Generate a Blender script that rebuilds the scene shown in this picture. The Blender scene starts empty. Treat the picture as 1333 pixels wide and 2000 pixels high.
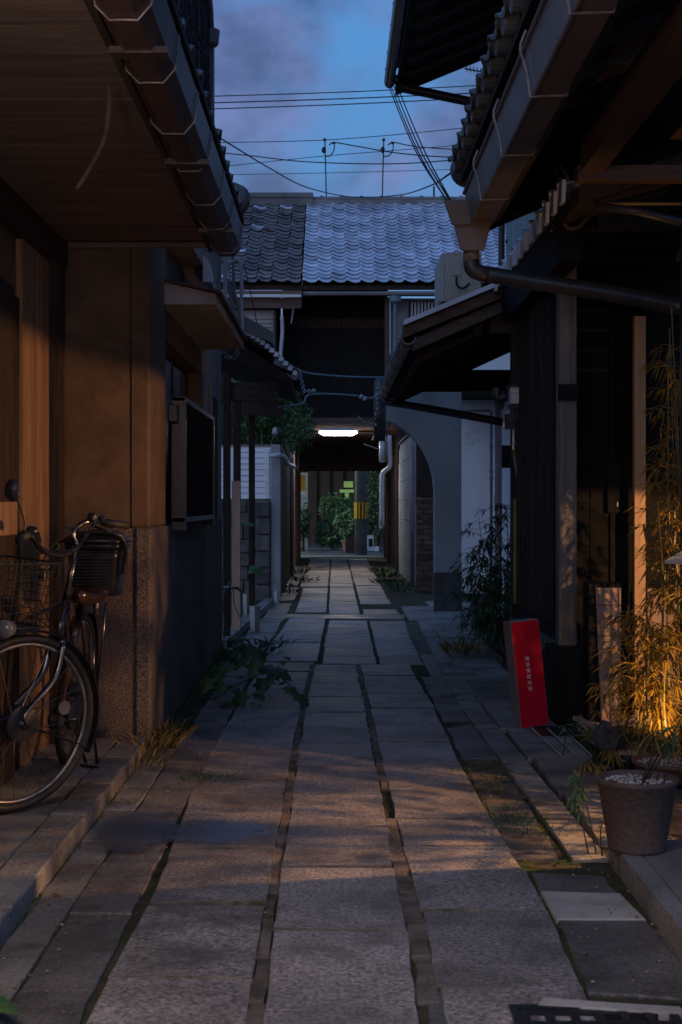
import bpy, bmesh, math, random
from mathutils import Vector, Matrix, noise
random.seed(7)
C = bpy.context.scene.collection
F, CX, CY, EYE = 2778.0, 655.0, 985.0, 1.25
R = math.radians
rnd = random.uniform

# ------------------------------------------------------------------ camera
cam = bpy.data.objects.new('camera', bpy.data.cameras.new('camera'))
C.objects.link(cam)
cam.location = (0, 0, EYE)
cam.rotation_euler = (R(90), 0, 0)
cam.data.sensor_fit = 'VERTICAL'
cam.data.sensor_height = 36
cam.data.lens = 50
cam.data.shift_x = 11.5 / 2000
cam.data.shift_y = -15 / 2000
cam.data.clip_start = 0.05
cam.data.clip_end = 500
cam.data.dof.use_dof = True
cam.data.dof.focus_distance = 9.5
cam.data.dof.aperture_fstop = 8.0
bpy.context.scene.camera = cam

# ------------------------------------------------------------------ sky
world = bpy.data.worlds.new('World')
bpy.context.scene.world = world
world.use_nodes = True
wn, wl = world.node_tree.nodes, world.node_tree.links
wn.clear()
wo = wn.new('ShaderNodeOutputWorld'); bg = wn.new('ShaderNodeBackground')
tc = wn.new('ShaderNodeTexCoord')
mp = wn.new('ShaderNodeMapping'); mp.inputs['Scale'].default_value = (1.0, 1.0, 1.5); mp.inputs['Location'].default_value = (0.31, 0.2, 0.43)
n1 = wn.new('ShaderNodeTexNoise'); n1.inputs['Scale'].default_value = 10.5; n1.inputs['Detail'].default_value = 7; n1.inputs['Roughness'].default_value = 0.48
n2 = wn.new('ShaderNodeTexNoise'); n2.inputs['Scale'].default_value = 19; n2.inputs['Detail'].default_value = 5
r1 = wn.new('ShaderNodeValToRGB'); r1.color_ramp.elements[0].position = 0.41; r1.color_ramp.elements[1].position = 0.60
r2 = wn.new('ShaderNodeValToRGB'); r2.color_ramp.elements[0].position = 0.38; r2.color_ramp.elements[1].position = 0.66
r2.color_ramp.elements[0].color = (0.045, 0.088, 0.25, 1); r2.color_ramp.elements[1].color = (0.132, 0.188, 0.46, 1)
sep = wn.new('ShaderNodeSeparateXYZ')
sr = wn.new('ShaderNodeValToRGB')
e = sr.color_ramp.elements
e[0].position = 0.0; e[0].color = (0.085, 0.17, 0.36, 1)
e[1].position = 1.0; e[1].color = (0.05, 0.13, 0.34, 1)
q = e.new(0.22); q.color = (0.06, 0.225, 0.54, 1)
q = e.new(0.36); q.color = (0.055, 0.25, 0.62, 1)
mx = wn.new('ShaderNodeMix'); mx.data_type = 'RGBA'
sky = wn.new('ShaderNodeTexSky'); sky.sky_type = 'NISHITA'; sky.sun_disc = False
sky.sun_elevation = R(2.0); sky.sun_rotation = R(200)
sk = wn.new('ShaderNodeMix'); sk.data_type = 'RGBA'; sk.blend_type = 'ADD'; sk.inputs[0].default_value = 0.035
wl.new(tc.outputs['Generated'], mp.inputs[0]); wl.new(mp.outputs[0], n1.inputs[0]); wl.new(mp.outputs[0], n2.inputs[0])
wl.new(n1.outputs[0], r1.inputs[0]); wl.new(n2.outputs[0], r2.inputs[0])
wl.new(tc.outputs['Generated'], sep.inputs[0]); wl.new(sep.outputs['Z'], sr.inputs[0])
wl.new(r1.outputs[0], mx.inputs[0]); wl.new(sr.outputs[0], mx.inputs[6]); wl.new(r2.outputs[0], mx.inputs[7])
wl.new(mx.outputs[2], sk.inputs[6]); wl.new(sky.outputs[0], sk.inputs[7])
wl.new(sk.outputs[2], bg.inputs[0]); bg.inputs[1].default_value = 1.0
wl.new(bg.outputs[0], wo.inputs[0])

sun = bpy.data.objects.new('dusk_sun', bpy.data.lights.new('dusk_sun', 'SUN'))
C.objects.link(sun)
sun.data.energy = 0.66; sun.data.angle = R(70); sun.data.color = (0.50, 0.70, 1.0)
sun.rotation_euler = (R(61), 0, R(-33))

vs = bpy.context.scene.view_settings
vs.view_transform = 'Standard'; vs.look = 'None'; vs.gamma = 1.0; vs.exposure = 0.0; vs.use_curve_mapping = False

LAMP_GARDEN = 340.0      # W, low garden lantern
LAMP_SPOT = 38.0         # W, small spotlight at the bamboo
LAMP_PORCH = 66.0        # W, porch lamp over the near end of the alley
LAMP_PASSAGE = 26.0     # emission strength of the passage light

# ------------------------------------------------------------------ materials
def pm(name, c1, c2=None, scale=4, rough=0.7, bump=0.15, bscale=60, spec=0.35, metal=0.0,
       st=(1, 1, 1), rv=0.12, dist=0.0, rough2=None, emit=None, fine=None, c3=None, detail=6, coat=0, bst=None):
    m = bpy.data.materials.new(name); m.use_nodes = True
    n, l = m.node_tree.nodes, m.node_tree.links
    b = n['Principled BSDF']
    if c2 is None: c2 = tuple(x * 0.72 for x in c1)
    geo = n.new('ShaderNodeNewGeometry')
    mpn = n.new('ShaderNodeMapping'); mpn.inputs['Scale'].default_value = st
    l.new(geo.outputs['Position'], mpn.inputs[0])
    t = n.new('ShaderNodeTexNoise'); t.inputs['Scale'].default_value = scale; t.inputs['Detail'].default_value = detail
    t.inputs['Distortion'].default_value = dist
    l.new(mpn.outputs[0], t.inputs[0])
    rp = n.new('ShaderNodeValToRGB'); rp.color_ramp.elements[0].position = 0.34; rp.color_ramp.elements[1].position = 0.66
    rp.color_ramp.elements[0].color = (*c2, 1); rp.color_ramp.elements[1].color = (*c1, 1)
    l.new(t.outputs[0], rp.inputs[0])
    col = rp.outputs[0]
    if fine:                                   # (scale, amount): fine grain like granite or sand
        g = n.new('ShaderNodeTexNoise'); g.inputs['Scale'].default_value = fine[0]; g.inputs['Detail'].default_value = 3; g.inputs['Roughness'].default_value = 0.7
        l.new(geo.outputs['Position'], g.inputs[0])
        gr = n.new('ShaderNodeMapRange'); gr.inputs[1].default_value = 0.36; gr.inputs[2].default_value = 0.64
        gr.inputs[3].default_value = 1 - fine[1]; gr.inputs[4].default_value = 1 + fine[1]
        l.new(g.outputs[0], gr.inputs[0])
        mm = n.new('ShaderNodeMix'); mm.data_type = 'RGBA'; mm.blend_type = 'MULTIPLY'; mm.inputs[0].default_value = 1
        l.new(col, mm.inputs[6]); l.new(gr.outputs[0], mm.inputs[7]); col = mm.outputs[2]
    if c3:                                     # (colour, scale, lo, hi): stains or moss patches with a shape of their own
        s = n.new('ShaderNodeTexNoise'); s.inputs['Scale'].default_value = c3[1]; s.inputs['Detail'].default_value = 8; s.inputs['Roughness'].default_value = 0.65
        l.new(geo.outputs['Position'], s.inputs[0])
        sr_ = n.new('ShaderNodeMapRange'); sr_.inputs[1].default_value = c3[2]; sr_.inputs[2].default_value = c3[3]
        l.new(s.outputs[0], sr_.inputs[0])
        mm = n.new('ShaderNodeMix'); mm.data_type = 'RGBA'; l.new(sr_.outputs[0], mm.inputs[0])
        l.new(col, mm.inputs[6]); mm.inputs[7].default_value = (*c3[0], 1); col = mm.outputs[2]
    if rv:
        oi = n.new('ShaderNodeObjectInfo'); mr = n.new('ShaderNodeMapRange')
        mr.inputs[3].default_value = 1 - rv; mr.inputs[4].default_value = 1 + rv
        l.new(oi.outputs['Random'], mr.inputs[0])
        mm = n.new('ShaderNodeMix'); mm.data_type = 'RGBA'; mm.blend_type = 'MULTIPLY'; mm.inputs[0].default_value = 1
        l.new(col, mm.inputs[6]); l.new(mr.outputs[0], mm.inputs[7]); col = mm.outputs[2]
    l.new(col, b.inputs['Base Color'])
    b.inputs['Roughness'].default_value = rough
    if rough2 is not None:
        mr = n.new('ShaderNodeMapRange'); mr.inputs[1].default_value = 0.35; mr.inputs[2].default_value = 0.65
        mr.inputs[3].default_value = rough2; mr.inputs[4].default_value = rough
        l.new(t.outputs[0], mr.inputs[0]); l.new(mr.outputs[0], b.inputs['Roughness'])
    b.inputs['Specular IOR Level'].default_value = spec
    b.inputs['Metallic'].default_value = metal
    if coat: b.inputs['Coat Weight'].default_value = coat
    if bump:
        u = n.new('ShaderNodeTexNoise'); u.inputs['Scale'].default_value = bscale; u.inputs['Detail'].default_value = 4
        if bst:
            m2 = n.new('ShaderNodeMapping'); m2.inputs['Scale'].default_value = bst
            l.new(geo.outputs['Position'], m2.inputs[0]); l.new(m2.outputs[0], u.inputs[0])
        else: l.new(mpn.outputs[0], u.inputs[0])
        bp = n.new('ShaderNodeBump'); bp.inputs['Strength'].default_value = min(1, bump * 2); bp.inputs['Distance'].default_value = 0.006
        l.new(u.outputs[0], bp.inputs['Height']); l.new(bp.outputs[0], b.inputs['Normal'])
    if emit:
        b.inputs['Emission Color'].default_value = (*emit[:3], 1); b.inputs['Emission Strength'].default_value = emit[3]
    return m

M = {}
M['granite'] = pm('granite', (0.31, 0.285, 0.27), (0.17, 0.155, 0.145), 1.6, 0.62, 0.45, 75, 0.5, rv=0.28, fine=(72, 0.62), c3=((0.085, 0.078, 0.068), 3.1, 0.46, 0.70), rough2=0.48)
M['concrete'] = pm('concrete', (0.25, 0.24, 0.22), (0.15, 0.145, 0.14), 3, 0.7, 0.6, 45, 0.4, rv=0.18, fine=(110, 0.35), c3=((0.07, 0.065, 0.055), 3.4, 0.50, 0.66))
M['concrete_dark'] = pm('concrete_dark', (0.17, 0.16, 0.15), (0.085, 0.082, 0.078), 2.6, 0.6, 0.7, 45, 0.45, rv=0.2, fine=(110, 0.4), c3=((0.055, 0.05, 0.042), 3.8, 0.52, 0.68), rough2=0.35)
M['pale_stone'] = pm('pale_stone', (0.44, 0.42, 0.39), (0.32, 0.30, 0.28), 4, 0.75, 0.2, 90, 0.3, rv=0.06, fine=(180, 0.12), c3=((0.2, 0.19, 0.17), 5, 0.56, 0.72))
M['earth'] = pm('earth', (0.075, 0.066, 0.05), (0.035, 0.035, 0.025), 9, 0.95, 0.8, 50, 0.1, rv=0, c3=((0.04, 0.065, 0.02), 7, 0.50, 0.62))
M['mortar'] = pm('mortar', (0.21, 0.18, 0.155), (0.085, 0.075, 0.062), 8, 0.9, 0.6, 70, 0.2, rv=0.2, c3=((0.05, 0.065, 0.02), 6, 0.55, 0.66))
M['asphalt'] = pm('asphalt', (0.075, 0.08, 0.085), (0.045, 0.048, 0.05), 1.2, 0.55, 0.5, 120, 0.5, rv=0, rough2=0.35)
M['moss'] = pm('moss', (0.07, 0.12, 0.025), (0.03, 0.06, 0.015), 20, 0.9, 0.3, 60, 0.1, rv=0)
M['leaf'] = pm('leaf', (0.055, 0.12, 0.035), (0.03, 0.07, 0.02), 3, 0.5, 0, 10, 0.4, rv=0.2)
M['leaf_dark'] = pm('leaf_dark', (0.035, 0.075, 0.028), (0.02, 0.045, 0.018), 3, 0.5, 0, 10, 0.35, rv=0.2)
M['leaf_pale'] = pm('leaf_pale', (0.11, 0.19, 0.08), (0.06, 0.12, 0.05), 4, 0.5, 0, 10, 0.35, rv=0.2)
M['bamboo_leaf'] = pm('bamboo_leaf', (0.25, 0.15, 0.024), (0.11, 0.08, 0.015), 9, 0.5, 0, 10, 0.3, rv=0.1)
M['bamboo_stem'] = pm('bamboo_stem', (0.17, 0.15, 0.05), (0.10, 0.09, 0.035), 9, 0.45, 0, 10, 0.4, rv=0.1)
M['dry_grass'] = pm('dry_grass', (0.20, 0.15, 0.05), (0.11, 0.08, 0.03), 20, 0.8, 0, 10, 0.2, rv=0.1)
M['bark'] = pm('bark', (0.07, 0.05, 0.035), (0.035, 0.028, 0.02), 12, 0.9, 0.6, 40, 0.1, st=(1, 1, 0.2))
M['plaster_tan'] = pm('plaster_tan', (0.165, 0.108, 0.07), (0.105, 0.07, 0.047), 2.4, 0.85, 0.2, 60, 0.2, rv=0.03, fine=(90, 0.12), c3=((0.07, 0.05, 0.036), 2.2, 0.50, 0.72), dist=0.5)
M['plaster_grey'] = pm('plaster_grey', (0.25, 0.225, 0.215), (0.16, 0.15, 0.145), 2.0, 0.85, 0.2, 70, 0.2, rv=0.03, c3=((0.13, 0.13, 0.13), 1.3, 0.54, 0.72), st=(1, 1, 0.35))
M['plaster_arch'] = pm('plaster_arch', (0.30, 0.31, 0.32), (0.23, 0.24, 0.25), 2.0, 0.85, 0.25, 60, 0.2, rv=0.03, c3=((0.12, 0.12, 0.125), 1.3, 0.56, 0.74))
M['plaster_pale'] = pm('plaster_pale', (0.82, 0.78, 0.78), (0.74, 0.70, 0.70), 1.5, 0.8, 0.5, 18, 0.25, rv=0.03, c3=((0.30, 0.29, 0.28), 1.2, 0.60, 0.78))
M['washed_stone'] = pm('washed_stone', (0.17, 0.135, 0.115), (0.095, 0.08, 0.072), 2.0, 0.8, 1.0, 160, 0.3, rv=0.04, fine=(110, 0.65), c3=((0.10, 0.09, 0.08), 2.2, 0.52, 0.7))
M['wood_dark'] = pm('wood_dark', (0.045, 0.031, 0.025), (0.022, 0.016, 0.014), 5, 0.7, 0.3, 60, 0.15, st=(6, 6, 0.5), rv=0.2)
M['wood_dark_h'] = pm('wood_dark_h', (0.075, 0.05, 0.04), (0.036, 0.026, 0.022), 5, 0.65, 0.3, 60, 0.3, st=(0.5, 0.5, 6), rv=0.2)
M['wood_brown'] = pm('wood_brown', (0.11, 0.068, 0.05), (0.06, 0.038, 0.03), 4, 0.65, 0.3, 50, 0.3, st=(0.6, 0.6, 7), rv=0.18)
M['wood_amber'] = pm('wood_amber', (0.30, 0.175, 0.09), (0.16, 0.09, 0.05), 5, 0.6, 0.35, 50, 0.3, st=(7, 7, 0.4), rv=0.12, dist=0.6)
M['soffit_board'] = pm('soffit_board', (0.21, 0.15, 0.122), (0.13, 0.092, 0.075), 3, 0.7, 0.4, 40, 0.3, st=(0.5, 6, 1), rv=0.07, dist=0.4)
M['wood_light'] = pm('wood_light', (0.42, 0.28, 0.19), (0.30, 0.20, 0.14), 5, 0.65, 0.2, 60, 0.3, st=(6, 6, 0.4), rv=0.05)
M['post_grey'] = pm('post_grey', (0.15, 0.14, 0.125), (0.085, 0.08, 0.072), 5, 0.6, 0.3, 60, 0.3, st=(7, 7, 0.4), rv=0.05)
M['black_paint'] = pm('black_paint', (0.013, 0.012, 0.012), (0.008, 0.008, 0.008), 6, 0.75, 0.15, 60, 0.12, rv=0.1)
M['black_metal'] = pm('black_metal', (0.02, 0.02, 0.022), (0.012, 0.012, 0.013), 8, 0.32, 0.05, 60, 0.5, rv=0.1)
M['gutter'] = pm('gutter', (0.16, 0.125, 0.118), (0.10, 0.08, 0.075), 3, 0.42, 0.1, 40, 0.45, rv=0.08, c3=((0.10, 0.085, 0.08), 4, 0.5, 0.7))
M['gutter_brown'] = pm('gutter_brown', (0.085, 0.045, 0.035), (0.045, 0.027, 0.022), 4, 0.36, 0.15, 40, 0.5, rv=0.1, c3=((0.03, 0.025, 0.022), 5, 0.5, 0.7))
M['bracket'] = pm('bracket', (0.32, 0.27, 0.25), (0.14, 0.12, 0.11), 20, 0.45, 0, 40, 0.5, metal=0.3, rv=0.1)
M['pipe_grey'] = pm('pipe_grey', (0.17, 0.17, 0.175), (0.12, 0.12, 0.125), 5, 0.45, 0.05, 40, 0.4, rv=0.08)
M['pipe_pale'] = pm('pipe_pale', (0.42, 0.43, 0.44), (0.32, 0.33, 0.34), 5, 0.45, 0.05, 40, 0.4, rv=0.08)
M['pipe_rose'] = pm('pipe_rose', (0.22, 0.145, 0.145), (0.16, 0.105, 0.105), 5, 0.45, 0.05, 40, 0.4, rv=0.08)
M['pipe_black'] = pm('pipe_black', (0.045, 0.04, 0.04), (0.03, 0.028, 0.028), 8, 0.4, 0.1, 40, 0.45, rv=0.08)
M['tile'] = pm('tile', (0.58, 0.66, 0.78), (0.42, 0.48, 0.58), 1.4, 0.32, 0.12, 40, 0.8, metal=0.0, rv=0.22, rough2=0.22, c3=((0.30, 0.30, 0.32), 2.2, 0.56, 0.72))
M['tile_old'] = pm('tile_old', (0.20, 0.18, 0.18), (0.11, 0.10, 0.10), 1.4, 0.5, 0.2, 40, 0.4, rv=0.3, c3=((0.05, 0.05, 0.045), 2.4, 0.5, 0.65))
M['tile_dark'] = pm('tile_dark', (0.10, 0.10, 0.105), (0.06, 0.06, 0.065), 2, 0.4, 0.15, 40, 0.5, rv=0.25)
M['ridge'] = pm('ridge', (0.17, 0.165, 0.165), (0.10, 0.10, 0.10), 2.4, 0.55, 0.2, 40, 0.4, rv=0.15)
M['white_paint'] = pm('white_paint', (0.72, 0.72, 0.72), (0.6, 0.6, 0.6), 4, 0.5, 0.05, 40, 0.4, rv=0.04)
M['side_plaster'] = pm('side_plaster', (0.33, 0.29, 0.27), (0.22, 0.20, 0.19), 2.0, 0.85, 0.25, 70, 0.2, rv=0.03, c3=((0.15, 0.13, 0.125), 1.6, 0.52, 0.70), st=(1, 1, 0.3))
M['siding'] = pm('siding', (0.74, 0.78, 0.82), (0.66, 0.70, 0.74), 3, 0.5, 0.05, 40, 0.4, rv=0.06, st=(1, 1, 4))
M['stone_dark'] = pm('stone_dark', (0.12, 0.115, 0.11), (0.06, 0.06, 0.06), 8, 0.85, 0.9, 40, 0.25, rv=0.3)
M['brick'] = pm('brick', (0.13, 0.075, 0.05), (0.075, 0.048, 0.035), 14, 0.85, 0.5, 60, 0.2, rv=0.35)
M['shutter'] = pm('shutter', (0.30, 0.26, 0.235), (0.22, 0.19, 0.175), 3, 0.6, 0.1, 40, 0.3, rv=0.08)
M['steel'] = pm('steel', (0.22, 0.21, 0.20), (0.12, 0.115, 0.11), 14, 0.26, 0, 40, 0.5, metal=1.0, rv=0)
M['steel_dull'] = pm('steel_dull', (0.30, 0.29, 0.28), (0.18, 0.175, 0.17), 14, 0.38, 0, 40, 0.5, metal=0.9, rv=0)
M['rubber'] = pm('rubber', (0.022, 0.021, 0.02), (0.014, 0.014, 0.013), 10, 0.55, 0.2, 80, 0.4, rv=0)
M['vinyl'] = pm('vinyl', (0.018, 0.017, 0.018), (0.012, 0.011, 0.012), 10, 0.3, 0.1, 30, 0.5, rv=0)
M['leather'] = pm('leather', (0.05, 0.022, 0.012), (0.025, 0.012, 0.008), 10, 0.22, 0.1, 30, 0.6, rv=0)
M['frame_brown'] = pm('frame_brown', (0.045, 0.02, 0.015), (0.03, 0.014, 0.01), 10, 0.18, 0, 30, 0.6, rv=0, coat=0.5)
M['reflector'] = pm('reflector', (0.18, 0.175, 0.17), (0.13, 0.125, 0.12), 10, 0.2, 0, 30, 0.6, rv=0)
M['red_face'] = pm('red_face', (0.50, 0.002, 0.020), (0.42, 0.002, 0.016), 5, 0.65, 0.03, 30, 0.12, rv=0, c3=((0.38, 0.002, 0.015), 4, 0.45, 0.6))
M['sign_side'] = pm('sign_side', (0.23, 0.20, 0.21), (0.16, 0.14, 0.15), 5, 0.45, 0.05, 30, 0.4, rv=0)
M['white_print'] = pm('white_print', (0.75, 0.62, 0.62), (0.68, 0.56, 0.56), 5, 0.6, 0, 30, 0.2, rv=0)
M['beige_board'] = pm('beige_board', (0.30, 0.21, 0.155), (0.24, 0.165, 0.125), 2, 0.6, 0.08, 40, 0.3, rv=0.03, st=(3, 3, 0.6))
M['amber_post'] = pm('amber_post', (0.46, 0.28, 0.12), (0.36, 0.21, 0.09), 4, 0.5, 0.1, 40, 0.35, rv=0, st=(6, 6, 0.4))
M['pot_brown'] = pm('pot_brown', (0.13, 0.088, 0.074), (0.085, 0.06, 0.052), 5, 0.65, 0.35, 60, 0.3, rv=0.08, fine=(90, 0.18), c3=((0.17, 0.14, 0.125), 9, 0.56, 0.72))
M['pot_clay'] = pm('pot_clay', (0.22, 0.12, 0.075), (0.15, 0.08, 0.05), 8, 0.7, 0.2, 60, 0.3, rv=0.08)
M['pebble'] = pm('pebble', (0.48, 0.45, 0.41), (0.26, 0.24, 0.22), 30, 0.7, 0, 60, 0.3, rv=0)
M['gravel'] = pm('gravel', (0.36, 0.27, 0.18), (0.16, 0.12, 0.085), 40, 0.85, 0.3, 60, 0.2, rv=0)
M['rock'] = pm('rock', (0.085, 0.085, 0.09), (0.04, 0.04, 0.045), 9, 0.8, 0.9, 30, 0.3, rv=0)
M['iron'] = pm('iron', (0.04, 0.04, 0.042), (0.022, 0.022, 0.024), 9, 0.45, 0.3, 60, 0.5, metal=0.5, rv=0)
M['wire'] = pm('wire', (0.018, 0.018, 0.02), (0.012, 0.012, 0.014), 9, 0.6, 0, 60, 0.3, rv=0)
M['wire_blue'] = pm('wire_blue', (0.13, 0.19, 0.22), (0.09, 0.13, 0.15), 9, 0.4, 0, 60, 0.4, rv=0)
M['window_glass'] = pm('window_glass', (0.03, 0.032, 0.035), (0.02, 0.022, 0.025), 2, 0.3, 0, 60, 0.6, rv=0)
M['ac'] = pm('ac', (0.46, 0.47, 0.44), (0.38, 0.39, 0.37), 3, 0.5, 0.03, 60, 0.35, rv=0.03, c3=((0.25, 0.25, 0.23), 5, 0.58, 0.75))
M['green_wall'] = pm('green_wall', (0.22, 0.33, 0.31), (0.17, 0.26, 0.25), 3, 0.5, 0.05, 60, 0.35, rv=0.05, st=(4, 4, 0.5))
M['concrete_pole'] = pm('concrete_pole', (0.20, 0.19, 0.18), (0.13, 0.125, 0.12), 5, 0.7, 0.2, 60, 0.3, rv=0)
M['yellow'] = pm('yellow', (0.75, 0.40, 0.02), (0.65, 0.34, 0.015), 5, 0.45, 0, 60, 0.4, rv=0)
M['amber_cord'] = pm('amber_cord', (0.30, 0.20, 0.07), (0.2, 0.13, 0.05), 5, 0.6, 0, 60, 0.3, rv=0)
M['lamp_glow'] = pm('lamp_glow', (0.9, 0.9, 0.9), None, 4, 0.5, 0, 60, 0.3, rv=0, emit=(1.0, 0.93, 0.90, LAMP_PASSAGE))
M['warm_glow'] = pm('warm_glow', (0.9, 0.7, 0.4), None, 4, 0.5, 0, 60, 0.3, rv=0, emit=(1.0, 0.50, 0.14, 3.0))
M['green_glow'] = pm('green_glow', (0.3, 0.5, 0.15), None, 4, 0.5, 0, 60, 0.3, rv=0, emit=(0.62, 0.72, 0.16, 0.10))
M['lamp_glass'] = pm('lamp_glass', (0.62, 0.62, 0.60), (0.52, 0.52, 0.50), 6, 0.25, 0, 60, 0.5, rv=0)

# water film
def puddle_mat():
    m = bpy.data.materials.new('water_film'); m.use_nodes = True
    n, l = m.node_tree.nodes, m.node_tree.links; n.clear()
    o = n.new('ShaderNodeOutputMaterial'); g = n.new('ShaderNodeBsdfGlossy'); t = n.new('ShaderNodeBsdfTransparent'); clear = n.new('ShaderNodeBsdfTransparent')
    m1 = n.new('ShaderNodeMixShader'); m2 = n.new('ShaderNodeMixShader')
    g.inputs['Roughness'].default_value = 0.42; g.inputs[0].default_value = (0.9, 0.95, 1, 1)
    t.inputs[0].default_value = (0.42, 0.42, 0.44, 1); m1.inputs[0].default_value = 0.34
    tcn = n.new('ShaderNodeTexCoord'); ln_ = n.new('ShaderNodeVectorMath'); ln_.operation = 'LENGTH'
    mpp = n.new('ShaderNodeMapping'); mpp.inputs['Location'].default_value = (-1, -1, 0); mpp.inputs['Scale'].default_value = (2, 2, 0)
    l.new(tcn.outputs['Generated'], mpp.inputs[0]); l.new(mpp.outputs[0], ln_.inputs[0])
    no = n.new('ShaderNodeTexNoise'); no.inputs['Scale'].default_value = 9; no.inputs['Detail'].default_value = 6; no.inputs['Roughness'].default_value = 0.65
    geo = n.new('ShaderNodeNewGeometry'); l.new(geo.outputs['Position'], no.inputs[0])
    ad = n.new('ShaderNodeMath'); ad.operation = 'ADD'; l.new(ln_.outputs['Value'], ad.inputs[0]); l.new(no.outputs[0], ad.inputs[1])
    mr = n.new('ShaderNodeMapRange'); mr.inputs[1].default_value = 1.05; mr.inputs[2].default_value = 1.38; mr.inputs[3].default_value = 1; mr.inputs[4].default_value = 0
    l.new(ad.outputs[0], mr.inputs[0])
    bp = n.new('ShaderNodeBump'); bp.inputs['Strength'].default_value = 0.5; bp.inputs['Distance'].default_value = 0.01
    l.new(no.outputs[0], bp.inputs['Height']); l.new(bp.outputs[0], g.inputs['Normal'])
    l.new(t.outputs[0], m1.inputs[1]); l.new(g.outputs[0], m1.inputs[2])
    l.new(mr.outputs[0], m2.inputs[0]); l.new(clear.outputs[0], m2.inputs[1]); l.new(m1.outputs[0], m2.inputs[2]); l.new(m2.outputs[0], o.inputs[0])
    return m
M['water'] = puddle_mat()

# ------------------------------------------------------------------ helpers
def at(x, y, D):                       # a point seen at photo pixel (x, y), D metres down the alley
    return Vector(((x - CX) * D / F, D, EYE + (CY - y) * D / F))
def gr(x, y, z=0.0):                   # the point of a level surface at height z seen at pixel (x, y)
    return at(x, y, (EYE - z) * F / (y - CY))
def wloc(o):
    v = Vector((0, 0, 0))
    while o is not None:
        v = v + o.location; o = o.parent
    return v

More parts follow.
